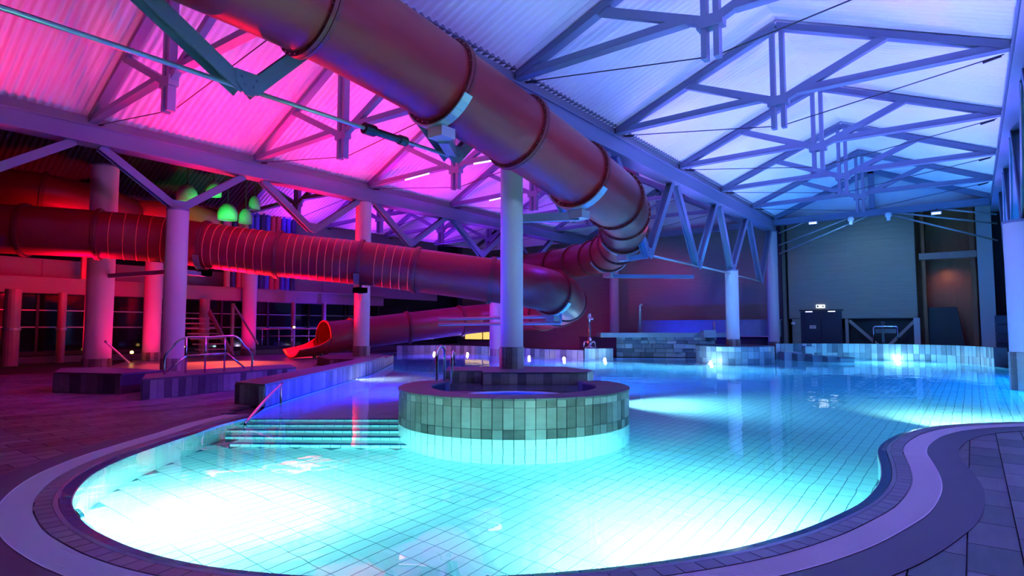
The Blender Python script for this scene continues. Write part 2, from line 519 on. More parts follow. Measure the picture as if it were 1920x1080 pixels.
girder('pink-lit steel girder with V braces along the left row of columns', -16.85, 0.36, -3, 30.5,
       [(2.9, 4.35, 0.9, 5.0), (7.3, 4.42, 5.3, 9.2), (11.45, 4.38, 9.55, 13.4), (15.7, 4.40, 13.9, 17.7), (19.9, 4.38, 18.0, 21.7), (23.7, 4.38, 21.9, 25.5)], [])
girder('violet-blue steel girder along the right edge', 0.95, 0.36, -3, 29.3,
       [(15.6, 3.35, 13.8, 17.6), (11.7, 3.5, 9.6, 13.5), (19.7, 3.3, 17.9, 21.6), (23.6, 3.3, 21.9, 25.4)],
       [((0.95, 15.6, 3.3), (0.95, 19.7, 3.3)), ((0.95, 11.7, 3.4), (0.95, 15.6, 3.3))])

# ---- columns
def column(x, y, r, z0, z1, label, base=0.42, sign=False):
    t = thing('column', label, 'column', (x, y, z0), 'round columns')
    shade_auto(MB().cyl((x, y), r, z0 + base, z1, 32).build('shaft', 'column_white', t))
    m = MB()
    n = 14
    shade_auto(MB().cyl((x, y), r + 0.004, z0, z0 + base, 28).build('base_core', 'joint_dark', t))
    for k in range(n):
        a = 2 * math.pi * k / n; a1 = a + 2 * math.pi / n * 0.94
        ri, ro = r + 0.004, r + 0.018
        am = (a + a1) / 2
        MB().prism([(x + q * math.cos(b), y + q * math.sin(b)) for q, b in ((ri, a), (ro, a), (ro, am), (ro, a1), (ri, a1), (ri, am))], z0, z0 + base - 0.005).build('base_tile', 'slate', t)
    MB().cyl((x, y), r + 0.012, z1 - 0.05, z1, 28).build('cap_plate', 'steel_paint', t)
    return t
column(-7.25, 9.5, 0.225, 0.43, 5.66, 'tall grey and blue round column standing on the whirlpool platform')
column(-7.2, 23.2, 0.24, 0.5, 3.42, 'blue-lit round column rising from the round tiled planter', 0.3)
column(-7.2, 29.1, 0.25, 0.0, 5.66, 'violet-blue round column at the far end of the middle girder', 0.6)
column(-16.85, 7.3, 0.27, 0.02, 4.40, 'lilac round column beside the stair railing on the left', 0.4)
column(-16.85, 13.5, 0.27, 0.24, 5.66, 'red and violet round column in front of the slide outlet', 0.36)
column(-16.85, 20.9, 0.27, 0.0, 4.36, 'magenta round column partly hidden behind the central column', 0.3)
column(-15.9, 30.3, 0.26, 0.0, 5.66, 'deep violet round column in front of the maroon back wall', 0.2)
column(-20.6, 6.8, 0.36, 0.02, 6.1, 'thick dark red round column at the far left', 0.3)
column(-24.4, 9.8, 0.30, 0.02, 4.0, 'bright crimson round column between the thick red and the lilac column', 0.3)
column(-25.3, 14.1, 0.30, 0.02, 4.0, 'crimson and violet round column left of the slide outlet', 0.3)
column(0.85, 15.6, 0.29, 0.0, 3.35, 'violet-blue round column cut by the right edge of the picture', 0.75)

# ------------------------------------------------------------------ pool outline
RIM = [(-8.03, 4.57), (-7.67, 3.91), (-7.30, 3.47), (-6.95, 3.0), (-6.58, 2.54), (-6.30, 2.25), (-6.04, 2.03), (-5.78, 1.86), (-5.44, 1.69), (-5.08, 1.56), (-4.70, 1.485), (-4.40, 1.452), (-4.12, 1.45), (-3.81, 1.467), (-3.5, 1.515), (-3.25, 1.58), (-3.08, 1.64), (-2.76, 1.79), (-2.53, 1.93), (-2.27, 2.10), (-2.04, 2.295), (-1.85, 2.485), (-1.66, 2.69), (-1.475, 2.92), (-1.295, 3.18), (-1.115, 3.49), (-0.985, 3.78), (-0.865, 4.12), (-0.762, 4.52), (-0.675, 4.95), (-0.64, 5.43), (-0.645, 5.85), (-0.695, 6.34), (-0.76, 6.79), (-0.805, 7.13), (-0.817, 7.57), (-0.776, 8.07), (-0.695, 8.55), (-0.50, 9.16), (-0.15, 9.75), (0.486, 10.44), (1.5, 11.3), (2.8, 12.6)]
rim = resample(catmull([(x, y, 0) for x, y in RIM], 0.02), 0.03)
rim_out = []
for i, p in enumerate(rim):
    t = (rim[min(i + 2, len(rim) - 1)] - rim[max(i - 2, 0)]).normalized()
    rim_out.append(Vector((t.y, -t.x, 0)))
FAR = [(3.5, 16), (3.1, 19.5), (2.0, 21.8), (1.13, 22.9), (0.75, 24.2), (0.15, 25.8), (-0.8, 27.0), (-2.1, 27.6), (-3.7, 27.4), (-5.2, 26.5), (-6.4, 25.4), (-8.8, 24.4), (-10.2, 23.6), (-11.7, 22.7), (-12.35, 21.2), (-15.2, 21.4), (-18, 22.3), (-21.2, 22.8), (-23.5, 21), (-22.8, 18.6), (-19.5, 16.2), (-16.4, 14.6), (-14.43, 12.43), (-12.87, 10.7), (-11.3, 8.55), (-9.38, 5.98), (-8.72, 5.15)]
POOL = [(p.x, p.y) for p in rim[::3]] + FAR
TUB = (-4.97, 6.56); TR = 1.53
ZF = -1.10
# steps into the deep end, left of the tub: nosing distances and depths
STEPS = [(8.45, -0.20), (8.20, -0.38), (7.95, -0.56), (7.70, -0.74), (7.45, -0.92)]
def shallow(x, y):
    la, d = lat_d(x, y)
    return la < -0.55 and 7.45 < d < 13.5 and x > -14.5

# deck slab with the pool cut out
d = MB().slab([[(-30, -4), (9, -4), (9, 33), (-30, 33)], POOL], -0.03)
floor = tag(d.build('floor', 'joint_dark'), 'dark slate pool deck lit purple and red', 'deck', kind='structure')
# slate deck tiles along the girders
TW, TL = 0.236, 0.50
cand = []
for i in range(-85, 16):
    for j in range(-4, 30):
        x, y = 0.045 + i * TW, (j + 0.5 * (i % 2)) * TL + 0.12
        cs = [(x - TW / 2, y - TL / 2), (x + TW / 2, y - TL / 2), (x + TW / 2, y + TL / 2), (x - TW / 2, y + TL / 2)]
        if x < -4.5 and y > 12: continue
        if any(inside(q, POOL) for q in cs): continue
        if x > -9 and y < -1: continue
        cand.append((x, y))
def rank(c, z):
    dd = seen(c[0], c[1], z)
    return dd if dd is not None else 999
cand.sort(key=lambda c: rank(c, 0))
tm = MB().box((0, 0, -0.014), (TW - 0.008, TL - 0.008, 0.028)).mesh('paving_tile'); tm.materials.append(MATS['slate_deck'])
for x, y in cand[:300]: place(tm, 'paving_tile', (x, y, 0), floor)
m = MB()
for x, y in cand[300:]: m.box((x, y, -0.014), (TW - 0.008, TL - 0.008, 0.028))
tag(m.build('paving_tiles', 'slate_deck', floor), kind='stuff')

# rim of the pool: blue edge tiles, glazed strip, coping tiles, grating, dark band
pool_rim = thing('overflow_gutter', 'curved overflow rim with white grating around the near pool edge', 'pool rim', (-4, 1.4, 0))
def strip(o0, o1, z, zb, i0=0, i1=None, step=3):
    i1 = len(rim) - 1 if i1 is None else i1
    idx = list(range(i0, i1, step)) + [i1]
    m = MB(); vs = []; fs = []
    for i in idx:
        p, n = rim[i], rim_out[i]
        a, b = p + n * o0, p + n * o1
        vs += [(a.x, a.y, z), (b.x, b.y, z), (a.x, a.y, zb), (b.x, b.y, zb)]
    for k in range(len(idx) - 1):
        q = 4 * k; r_ = q + 4
        fs += [(q, r_, r_ + 1, q + 1)[::-1], (q, q + 2, r_ + 2, r_)[::-1], (q + 1, r_ + 1, r_ + 3, q + 3)[::-1]]
    return m.add(vs, fs)
strip(0.075, 0.105, 0.006, -0.03).build('glazed_strip', 'strip_glaze', pool_rim)
strip(0.405, 0.66, 0.005, -0.03).build('dark_band', 'band_dark', pool_rim)
strip(0.40, 0.408, 0.009, -0.03).build('grating_frame', 'grate_white', pool_rim)
strip(0.0, 0.66, -0.02, -0.04).build('channel_bed', 'joint_dark', pool_rim)
n = len(rim)
def ring_piece(i0, i1, o0, o1, z, zb, name, mt, gap=0.06, tilt=0.0):
    a, b = rim[i0].lerp(rim[i1], gap), rim[i1].lerp(rim[i0], gap)
    na, nb = rim_out[i0], rim_out[i1]
    q = [a + na * o0, a + na * o1, b + nb * o1, b + nb * o0]
    vs = [(p.x, p.y, z - (tilt if k in (0, 3) else 0)) for k, p in enumerate(q)] + [(p.x, p.y, zb) for p in q]
    MB().add(vs, [(0, 1, 2, 3)[::-1], (0, 4, 5, 1), (1, 5, 6, 2), (2, 6, 7, 3), (3, 7, 4, 0)]).build(name, mt, pool_rim)
for i in range(0, n - 4, 4):
    if i // 4 < 290:
        ring_piece(i, i + 4, 0.0, 0.07, 0.002, -0.1, 'edge_tile', 'edge_blue', 0.03, 0.012)
        ring_piece(i, i + 4, 0.108, 0.205, 0.006, -0.03, 'coping_tile', 'coping', 0.03)
m = MB()
fine = resample(rim, 0.0125)
for i, p in enumerate(fine):
    t = (fine[min(i + 4, len(fine) - 1)] - fine[max(i - 4, 0)]).normalized(); nn = Vector((t.y, -t.x, 0))
    q = [p + nn * 0.215 - t * 0.0038, p + nn * 0.40 - t * 0.0038, p + nn * 0.40 + t * 0.0038, p + nn * 0.215 + t * 0.0038]
    vs = [(c.x, c.y, 0.006) for c in q] + [(c.x, c.y, -0.012) for c in q]
    m.add(vs, [(0, 1, 2, 3)[::-1], (0, 4, 5, 1), (1, 5, 6, 2), (2, 6, 7, 3), (3, 7, 4, 0)])
tag(m.build('grating_bars', 'grate_white', pool_rim), kind='stuff')

# basin: walls and grout bed
m = MB()
npl = len(POOL)
vs = [(x, y, -0.012) for x, y in POOL] + [(x, y, ZF - 0.02) for x, y in POOL]
m.add(vs, [(i, (i + 1) % npl, npl + (i + 1) % npl, npl + i) for i in range(npl)])
m.slab([POOL], ZF - 0.004)
basin = tag(m.build('pool_basin', 'grout'), 'white tiled pool basin under the water', 'pool', kind='structure')
FTX, FTY = 0.122, 0.244
def ftile_ok(x, y):
    if math.hypot(x - TUB[0], y - TUB[1]) < TR - 0.12: return False
    if shallow(x, y): return False
    la, dd = lat_d(x, y)
    if -1.3 < la < 1.36 and 8 < dd < 12.5: return False
    if math.hypot(x + 7.1, y - 23.0) < 1.4: return False
    return inside((x, y), POOL)
fc = []
for i in range(-190, 32):
    for j in range(4, 116):
        x, y = i * FTX, j * FTY
        if ftile_ok(x, y): fc.append((x, y))
fc.sort(key=lambda c: rank(c, -0.6))
ft = MB().box((0, 0, -0.002), (FTX - 0.008, FTY - 0.008, 0.004)).mesh('floor_tile'); ft.materials.append(MATS['pool_tile'])
for x, y in fc[:300]: place(ft, 'floor_tile', (x, y, ZF), basin)
m = MB()
for x, y in fc[300:]:
    hx, hy = (FTX - 0.007) / 2, (FTY - 0.007) / 2
    m.add([(x - hx, y - hy, ZF), (x + hx, y - hy, ZF), (x + hx, y + hy, ZF), (x - hx, y + hy, ZF)], [(0, 1, 2, 3)])
tag(m.build('floor_tiles', 'pool_tile', basin), kind='stuff')
# wall tiles: upright 12 x 24 cm on the near basin wall, the ones facing us as pieces
m = MB(); cnt = 0
def wall_piece(i0, i1, z0, z1):
    a, b = rim[i0].lerp(rim[i1], 0.03), rim[i1].lerp(rim[i0], 0.03)
    na, nb = rim_out[i0] * -0.008, rim_out[i1] * -0.008
    q = [a, b, b + nb, a + na]
    vs = [(p.x, p.y, z0) for p in q] + [(p.x, p.y, z1) for p in q]
    return MB().add(vs, [(3, 2, 6, 7), (4, 5, 6, 7)[::-1], (0, 3, 7, 4), (2, 1, 5, 6)])
ROWS = [(-0.25, -0.03), (-0.494, -0.256), (-0.738, -0.50), (-0.982, -0.744), (-1.098, -0.988)]
for i in range(0, n - 4, 4):
    for z0, z1 in ROWS:
        w = wall_piece(i, i + 4, z0, z1)
        if i < 240 and cnt < 300:
            w.build('wall_tile', 'pool_tile', basin); cnt += 1
        else: m.add(w.v, w.f)
# far basin walls
k0 = len(POOL) - len(FAR) - 1
for k in range(k0, len(POOL)):
    a, b = Vector((*POOL[k], 0)), Vector((*POOL[(k + 1) % npl], 0))
    L = (b - a).length; t = (b - a) / L; nn = Vector((-t.y, t.x, 0)) * 0.008
    nt_ = max(1, int(L / 0.122))
    for s in range(nt_):
        p, q = a + t * (L * (s + 0.03) / nt_) + nn, a + t * (L * (s + 0.97) / nt_) + nn
        for z0, z1 in ROWS:
            m.add([(p.x, p.y, z0), (q.x, q.y, z0), (q.x, q.y, z1), (p.x, p.y, z1)], [(0, 1, 2, 3)])
tag(m.build('wall_tiles', 'pool_tile', basin), kind='stuff')

# steps and shallow shelf
steps = thing('pool_steps', 'five submerged white tiled steps with dark blue nosings left of the tub', 'steps', LD(-2.5, 8, ZF))
la_l = [-4.05, -3.95, -3.85, -3.75, -3.65]
for k, (dd, z) in enumerate(STEPS):
    zl = STEPS[k + 1][1] if k < 4 else ZF
    x0, x1 = -4.15 + 0.18 * k, -1.35 + 0.06 * k
    poly = [LD(x0, dd), LD(x1, dd), LD(x1, dd + 0.3), LD(x0, dd + 0.3)]
    MB().prism(poly, zl - 0.01 if k < 4 else ZF, z - 0.012).build('step', 'grout', steps)
    nt_ = int((x1 - x0) / 0.122)
    for s in range(nt_):
        u0, u1 = x0 + s * 0.122 + 0.004, x0 + (s + 1) * 0.122 - 0.004
        MB().prism([LD(u0, dd - 0.008), LD(u1, dd - 0.008), LD(u1, dd + 0.002), LD(u0, dd + 0.002)], max(zl, ZF) + 0.004, z - 0.045).build('riser_tile', 'pool_tile', steps)
    MB().prism([LD(x0, dd - 0.014), LD(x1, dd - 0.014), LD(x1, dd + 0.05), LD(x0, dd + 0.05)], z - 0.04, z + 0.002).build('nosing', 'nosing_blue', steps)
    if k:
        MB().prism([LD(x0, dd + 0.055), LD(x1, dd + 0.055), LD(x1, dd + 0.245), LD(x0, dd + 0.245)], z - 0.02, z).build('tread', 'pool_tile', steps)
sh = [LD(-4.2, 8.5), LD(-0.9, 8.5), LD(-0.7, 13.3), (-14.2, 12.15), (-12.87, 10.66), (-11.3, 8.5), (-9.38, 5.92), (-8.70, 5.12), (-8.15, 4.70)]
MB().prism(sh, ZF, -0.205).build('shelf', 'pool_tile', steps)

# water
wp = POOL
wt = MB().slab([wp], -0.012).build('pool_water', 'water')
tag(wt, 'clear glowing blue pool water filling the free-form basin', 'water', kind='stuff')

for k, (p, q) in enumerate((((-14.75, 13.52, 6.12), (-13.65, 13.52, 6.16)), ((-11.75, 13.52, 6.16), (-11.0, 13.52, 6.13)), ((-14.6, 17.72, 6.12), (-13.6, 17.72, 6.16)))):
    o = thing('truss_glint', 'thin glowing strip standing for a light reflection under a pink roof truss, %s' % ['leftmost', 'right of the king post', 'on the farther truss'][k], 'lamp', p, 'light glints on the trusses')
    MB().tube([p, q], 0.025, 8).build('tube', 'glint_glow', o)  # glowing tube stands in for light reflected off the chord flange
    MB().beam(Vector(p) + Vector((0, 0.06, 0.01)), Vector(q) + Vector((0, 0.06, 0.01)), 0.09, 0.03).build('glint_backing', 'white_plastic', o)  # white backing added behind the glint

# ------------------------------------------------------------------ whirlpool tub
phi0 = math.atan2(-TUB[1], -TUB[0])
tub = thing('whirlpool_tub', 'round grey slate-tiled whirlpool tub standing in the pool', 'hot tub', (TUB[0], TUB[1], ZF))
def arc_poly(r0, r1, a0, a1, n=2):
    an = [a0 + (a1 - a0) * k / n for k in range(n + 1)]
    return [(TUB[0] + r1 * math.cos(a), TUB[1] + r1 * math.sin(a)) for a in an] + [(TUB[0] + r0 * math.cos(a), TUB[1] + r0 * math.sin(a)) for a in an[::-1]]
SPAN = R(118)
def ring_mesh(r0, r1, a0, a1, z0, z1, n=48):
    m = MB()
    for k in range(n):
        b0, b1 = a0 + (a1 - a0) * k / n, a0 + (a1 - a0) * (k + 1) / n
        m.prism(arc_poly(r0, r1, b0, b1, 1), z0, z1)
    return m
ring_mesh(TR - 0.40, TR - 0.014, phi0 - SPAN, phi0 + SPAN, -0.35, 0.415).build('wall_core', 'joint_dark', tub)
ring_mesh(TR - 0.40, TR - 0.02, phi0 - math.pi, phi0 + math.pi, ZF, 0.20, 72).build('base_core', 'grout', tub)
ntl = 52; da = 2 * SPAN / ntl
for k in range(ntl):
    a0 = phi0 - SPAN + k * da; g = da * 0.035
    for z0, z1 in ((-0.002, 0.100), (0.104, 0.338), (0.342, 0.438)):
        pr = random.uniform(0, 0.004)
        MB().prism(arc_poly(TR - 0.016, TR + pr, a0 + g, a0 + da - g), z0, z1).build('stone_tile', 'slate', tub)
    for z0, z1 in ((-0.232, -0.006), (-0.474, -0.238), (-0.716, -0.480), (-0.958, -0.722), (-1.10, -0.964)):
        MB().prism(arc_poly(TR - 0.022, TR - 0.004, a0 + g, a0 + da - g), z0, z1).build('white_tile', 'pool_tile', tub)
for k in range(26):
    a0 = phi0 - SPAN + k * 2 * da; g = da * 0.03
    MB().prism(arc_poly(TR - 0.42, TR + 0.012, a0 + g, a0 + 2 * da - g, 4), 0.418, 0.442).build('rim_tile', 'slate_top', tub)
# low wall and basin behind the rim, up to the platform
bas = [LD(-1.30, 8.35), LD(-1.30, 11.25), LD(-0.55, 11.25), LD(-0.5, 10.9), LD(1.36, 10.9), LD(1.38, 8.35)]
inn = [LD(-1.13, 8.3), LD(-1.15, 11.2), LD(-0.6, 11.2), LD(-0.56, 10.85), LD(1.16, 10.85), LD(1.14, 8.3)]
for a, b, c_, d_ in ((bas[0], bas[1], inn[1], inn[0]), (bas[4], bas[5], inn[5], inn[4])):
    MB().prism([a, b, c_, d_], ZF, 0.28).build('side_wall', 'slate_top', tub)
front = [(TUB[0] + 1.14 * math.cos(a), TUB[1] + 1.14 * math.sin(a)) for a in [phi0 - math.pi / 2 + math.pi * k / 24 for k in range(25)]]
wpoly = front + [LD(1.16, 8.4), LD(1.16, 10.86), LD(-0.55, 10.86), LD(-0.58, 11.2), LD(-1.15, 11.2), LD(-1.13, 8.4)]
MB().slab([wpoly], -0.25).build('tub_floor', 'pool_tile', tub)
bench = [(TUB[0] + 0.86 * math.cos(a), TUB[1] + 0.86 * math.sin(a)) for a in [phi0 - math.pi / 2 + math.pi * k / 24 for k in range(25)]]
ring_mesh(0.80, 1.13, phi0 - SPAN, phi0 + SPAN, -0.25, 0.05).build('seat_bench', 'pool_tile', tub)
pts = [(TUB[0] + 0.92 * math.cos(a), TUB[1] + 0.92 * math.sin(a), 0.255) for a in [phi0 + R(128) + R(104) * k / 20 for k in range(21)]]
MB().tube(pts, 0.018, 8).build('reflection_arc', 'white_plastic', tub, smooth=True)  # white arc stands for a light reflection in the tub
tw_ = MB().slab([wpoly], 0.24).build('tub_water', 'tub_water')
tag(tw_, 'dark blue water inside the round whirlpool tub', 'water', kind='stuff')
# block seat at the right end of the rim
MB().prism(arc_poly(TR - 0.40, TR - 0.02, phi0 + SPAN + 0.01, phi0 + SPAN + 0.10), 0.1, 0.44).build('rim_end_block', 'slate_top', tub)
MB().prism(arc_poly(TR - 0.40, TR - 0.02, phi0 - SPAN - 0.10, phi0 - SPAN - 0.01), 0.1, 0.44).build('rim_end_block', 'slate_top', tub)

plat = thing('column_platform', 'low slate platform carrying the tall column behind the tub', 'platform', LD(0, 11.5, ZF))
pp = [LD(-1.26, 11.25), LD(-0.56, 11.25), LD(-0.52, 10.9), LD(1.34, 10.9), LD(1.5, 11.3), LD(1.05, 12.4), LD(-1.26, 12.4)]
MB().prism(pp, ZF, 0.41).build('block', 'slate_top', plat)
MB().prism([LD(-1.28, 11.23), LD(-0.55, 11.23), LD(-0.53, 10.87), LD(1.35, 10.87), LD(1.54, 11.3), LD(1.06, 12.43), LD(-1.28, 12.43)], 0.412, 0.43).build('top_slab', 'slate_top', plat)
def face_tiles(a, b, z0, z1, wdt, mt, parent, name='face_tile', th=0.014):
    a, b = Vector((*a, 0)), Vector((*b, 0)); L = (b - a).length; t = (b - a) / L; nn = Vector((t.y, -t.x, 0))
    k = max(1, round(L / wdt)); w = L / k
    for s in range(k):
        p = a + t * (w * s + 0.003); q = a + t * (w * (s + 1) - 0.003)
        MB().prism([(p.x, p.y), (q.x, q.y), (q.x + nn.x * th, q.y + nn.y * th), (p.x + nn.x * th, p.y + nn.y * th)], z0, z1).build(name, mt, parent)
face_tiles(LD(-0.52, 10.9), LD(1.34, 10.9), 0.02, 0.405, 0.15, 'slate', plat)
face_tiles(LD(1.34, 10.9), LD(1.5, 11.3), 0.02, 0.405, 0.15, 'slate', plat)
face_tiles(LD(-1.26, 11.25), LD(-0.56, 11.25), 0.02, 0.405, 0.15, 'slate', plat)

# ------------------------------------------------------------------ low slate walls left of the pool
def low_wall(poly, z, label, name='low_wall', tile=0.13, mt='slate_dark', faces=None, z0=-0.03):
    cx = sum(p[0] for p in poly) / len(poly); cy_ = sum(p[1] for p in poly) / len(poly)
    t = thing(name, label, 'low wall', (cx, cy_, 0), 'low slate walls')
    MB().prism(poly, z0, z - 0.03).build('core', 'joint_dark', t)
    MB().prism(poly, z - 0.03, z).build('cap_slab', 'slate_top', t)
    for i, j in faces:
        face_tiles(poly[i], poly[j], max(z0, 0.0) + 0.004, z - 0.034, tile, mt, t)
    return t
W3 = [(-9.50, 5.10), (-8.74, 5.16), (-9.40, 6.0), (-11.32, 8.57), (-12.89, 10.72), (-14.45, 12.46), (-15.1, 12.2), (-13.5, 10.5), (-11.9, 8.4)]
low_wall(W3, 0.35, 'long low slate wall along the left pool edge running to the red and violet column', faces=[(0, 1), (1, 2), (2, 3), (3, 4), (4, 5)])
W2 = [(-11.19, 4.37), (-11.6, 6.2), (-11.9, 7.75), (-13.0, 8.3), (-12.9, 6.2), (-12.4, 4.9)]
low_wall(W2, 0.36, 'low slate wall at the foot of the stair railing', faces=[(0, 1), (1, 2), (5, 0)])
W1 = [(-13.93, 3.9), (-12.55, 4.55), (-12.9, 5.4), (-14.9, 5.1), (-15.3, 4.4)]
low_wall(W1, 0.38, 'leftmost low slate wall, in purple shadow', faces=[(0, 1), (4, 0)])
WP = [(-14.5, 12.5), (-16.4, 14.55), (-18.0, 14.9), (-17.8, 12.4), (-16.0, 11.6)]
low_wall(WP, 0.26, 'low slate plinth under the red and violet column', name='plinth', faces=[(0, 1), (4, 0)])
# dais of the slide outlet
ds = [(-13.2, 8.6), (-14.6, 10.6), (-16.6, 11.4), (-17.9, 12.5), (-18.2, 14.9), (-24.5, 19.0), (-25.5, 15.5), (-25.3, 9.5), (-19.0, 6.0), (-15.5, 5.6), (-13.6, 6.6)]
tag(MB().prism(ds, -0.03, 0.015).build('wet_floor', 'wet_slate'), 'wet red-lit slate floor in front of the slide outlet', 'floor', kind='structure')

# ------------------------------------------------------------------ railings
def rail(name, label, paths, loc, r=0.021, group='metal handrails'):
    t = thing(name, label, 'handrail', loc, group)
    for nm, pts in paths:
        MB().tube(catmull(pts, 0.08) if len(pts) > 2 and nm == 'top_rail' else pts, r if nm == 'top_rail' else r * 0.85, 8).build(nm, 'chrome', t, smooth=True)
    return t
def B(px, d, z):  # bearing (pixels off axis at unit focal), distance, height
    return LD((px - 960) / FPX * d, d, z)
rail('stair_railing', 'chrome stair railing with slanted ends in front of the lilac column', [
    ('top_rail', [B(313, 11.3, 0.36), B(313, 11.3, 0.70), B(326, 11.4, 0.86), B(347, 11.5, 1.03), B(395, 11.8, 1.04), B(443, 12.1, 1.05), B(460, 12.2, 0.86), B(475, 12.3, 0.68), B(475, 12.3, 0.36)]),
    ('mid_rail', [B(317, 11.3, 0.40), B(352, 11.5, 0.69)]), ('mid_rail', [B(352, 11.5, 0.69), B(428, 12.0, 0.72)]), ('mid_rail', [B(428, 12.0, 0.72), B(462, 12.2, 0.42)]),
    ('post', [B(352, 11.5, 0.36), B(352, 11.5, 1.03)]), ('post', [B(388, 11.75, 0.36), B(388, 11.75, 1.04)]), ('post', [B(424, 12.0, 0.36), B(424, 12.0, 1.05)])], B(390, 11.8, 0.36))
rail('pool_handrail', 'violet-lit metal handrail slanting down into the pool beside the steps', [
    ('top_rail', [B(466, 7.75, -0.30), B(467, 7.75, -0.02), B(470, 7.8, 0.03), B(500, 8.4, 0.21), B(533, 9.0, 0.40)]), ('post', [B(531, 9.0, -0.2), B(531, 9.0, 0.38)])], B(500, 8.4, -0.2))
rail('tub_ladder_rail', 'pair of tall curved chrome grab rails at the left of the whirlpool tub', [
    ('top_rail', [B(820, 9.0, 0.1), B(820, 9.0, 0.75), B(821, 9.05, 0.88), B(827, 9.15, 0.945), B(833, 9.3, 0.90), B(834, 9.35, 0.75), B(834, 9.35, 0.1)]),
    ('top_rail', [B(848, 9.9, 0.2), B(848, 9.9, 0.70), B(849, 9.95, 0.80), B(851, 10.1, 0.82), B(852, 10.2, 0.6)])], B(834, 9.3, 0.1))
rail('slope_handrail', 'slanted pink handrail beside the thick red column', [
    ('top_rail', [B(200, 17.0, 0.85), B(222, 17.5, 0.55), B(246, 18.0, 0.2)])], B(222, 17.5, 0.1), r=0.03)
rail('far_railing', 'thin blue-lit railing along the glazed front behind the slide outlet', [
    ('top_rail', [B(478, 27.5, 1.18), B(520, 27.8, 1.18), B(600, 28.5, 1.18)]), ('mid_rail', [B(478, 27.5, 0.85), B(600, 28.5, 0.85)])] +
    [('post', [B(px, 27.6 + i * 0.25, 0.3), B(px, 27.6 + i * 0.25, 1.18)]) for i, px in enumerate((493, 524, 548, 580))], B(530, 27.8, 0.3), r=0.025)

# ------------------------------------------------------------------ tube slides
TR_S = 0.64
def slide_tube(root, path, first, spacing, bolts_upto=0, n=40, marks=()):
    fl = []
    L = 0.0; marks = list(marks)
    segs = []; cur = [path[0]]; nxt = marks.pop(0) if marks else first
    for i in range(1, len(path)):
        a, b = path[i - 1], path[i]; l = (b - a).length
        while L + l >= nxt:
            t = (nxt - L) / l; p = a.lerp(b, t)
            cur.append(p); segs.append(cur); cur = [p]
            fl.append((p, (b - a).normalized())); nxt = marks.pop(0) if marks else nxt + spacing
        cur.append(b); L += l
    segs.append(cur)
    for s in segs:
        s2 = [s[0]] + [p for i, p in enumerate(s[1:-1]) if (p - s[0]).length > 0.04] + [s[-1]]
        if (s2[-1] - s2[0]).length < 0.05: continue
        MB().tube(s2, TR_S, n, cap=False).build('tube_section', 'slide_red', root, smooth=True)
    for k, (p, t) in enumerate(fl):
        prof = [(-0.056, TR_S - 0.01), (-0.055, TR_S + 0.06), (-0.005, TR_S + 0.065), (-0.004, TR_S + 0.045), (0.004, TR_S + 0.045), (0.005, TR_S + 0.065), (0.055, TR_S + 0.06), (0.056, TR_S - 0.01)]
        m = MB(); m.tube([p + t * h for h, r in prof], [r for h, r in prof], n, cap=False)
        # tube() tilts rings by neighbours; straight axis keeps them square
        f = m.build('flange', 'flange_red', root)
        if k < bolts_upto:
            b = MB(); u = t.cross(Vector((0, 0, 1))).normalized(); w = u.cross(t)
            for q in range(32):
                a = 2 * math.pi * q / 32; c = p + (u * math.cos(a) + w * math.sin(a)) * (TR_S + 0.035)
                b.tube([c - t * 0.072, c + t * 0.072], 0.011, 6)
            tag(b.build('flange_bolts', 'chrome', f), kind='stuff')
    return fl

def path_at(path, s):
    L = 0.0
    for i in range(1, len(path)):
        l = (path[i] - path[i - 1]).length
        if L + l >= s: return path[i - 1].lerp(path[i], (s - L) / l), (path[i] - path[i - 1]).normalized()
        L += l
    return path[-1], (path[-1] - path[-2]).normalized()

up = thing('tube_slide', 'big red tube slide crossing overhead from the top left and turning at the right', 'water slide', (-6.3, 9.5, 4.5))
UP = [(-6.65, 0.6, 5.50), (-6.55, 2.6, 5.38), (-6.47, 4.47, 5.29), (-6.40, 6.62, 5.02), (-6.26, 8.65, 4.64), (-6.10, 10.5, 4.21), (-6.35, 12.3, 4.08), (-6.95, 13.75, 4.12), (-7.70, 15.3, 4.02), (-9.0, 17.4, 3.88), (-10.9, 19.6, 3.86), (-12.9, 21.2, 3.95), (-15.2, 22.4, 4.0), (-17.8, 23.2, 4.05), (-20, 23.5, 4.1)]
up_path = catmull(UP, 0.15)
# flanges fall at about y = 4.5, 6.8, 8.7, 10.5 ...
def s_at_y(path, y):
    L = 0.0
    for i in range(1, len(path)):
        l = (path[i] - path[i - 1]).length
        if path[i].y >= y: return L + l * (y - path[i - 1].y) / (path[i].y - path[i - 1].y)
        L += l
upf = slide_tube(up, up_path, 0, 1.9, bolts_upto=9, marks=[s_at_y(up_path, q) for q in (2.1, 4.3, 6.6, 8.4, 10.2, 12.0)])
low = thing('tube_slide', 'long red tube slide with bright rings running from the left, looping to the low outlet', 'water slide', (-14, 12, 0.0))
LP = [B(-220, 14.9, 3.85), B(-60, 15.3, 3.80), B(40, 15.6, 3.77), B(180, 16.2, 3.75), B(330, 16.95, 3.66), B(500, 17.3, 3.37), B(683, 17.7, 3.12), B(800, 17.8, 2.89), B(930, 17.7, 2.60), B(1010, 17.9, 2.40), B(1052, 19.0, 2.24), B(1062, 20.8, 2.10), B(1050, 23, 1.95), B(1015, 25.6, 1.78), B(960, 27.3, 1.72), B(905, 27.6, 1.66), B(850, 27.0, 1.50), B(740, 25.9, 1.18), B(660, 25.1, 0.95), B(609, 24.3, 0.84)]
lp_path = catmull(LP, 0.15)
lens = [0.0]
for i in range(1, len(lp_path)): lens.append(lens[-1] + (lp_path[i] - lp_path[i - 1]).length)
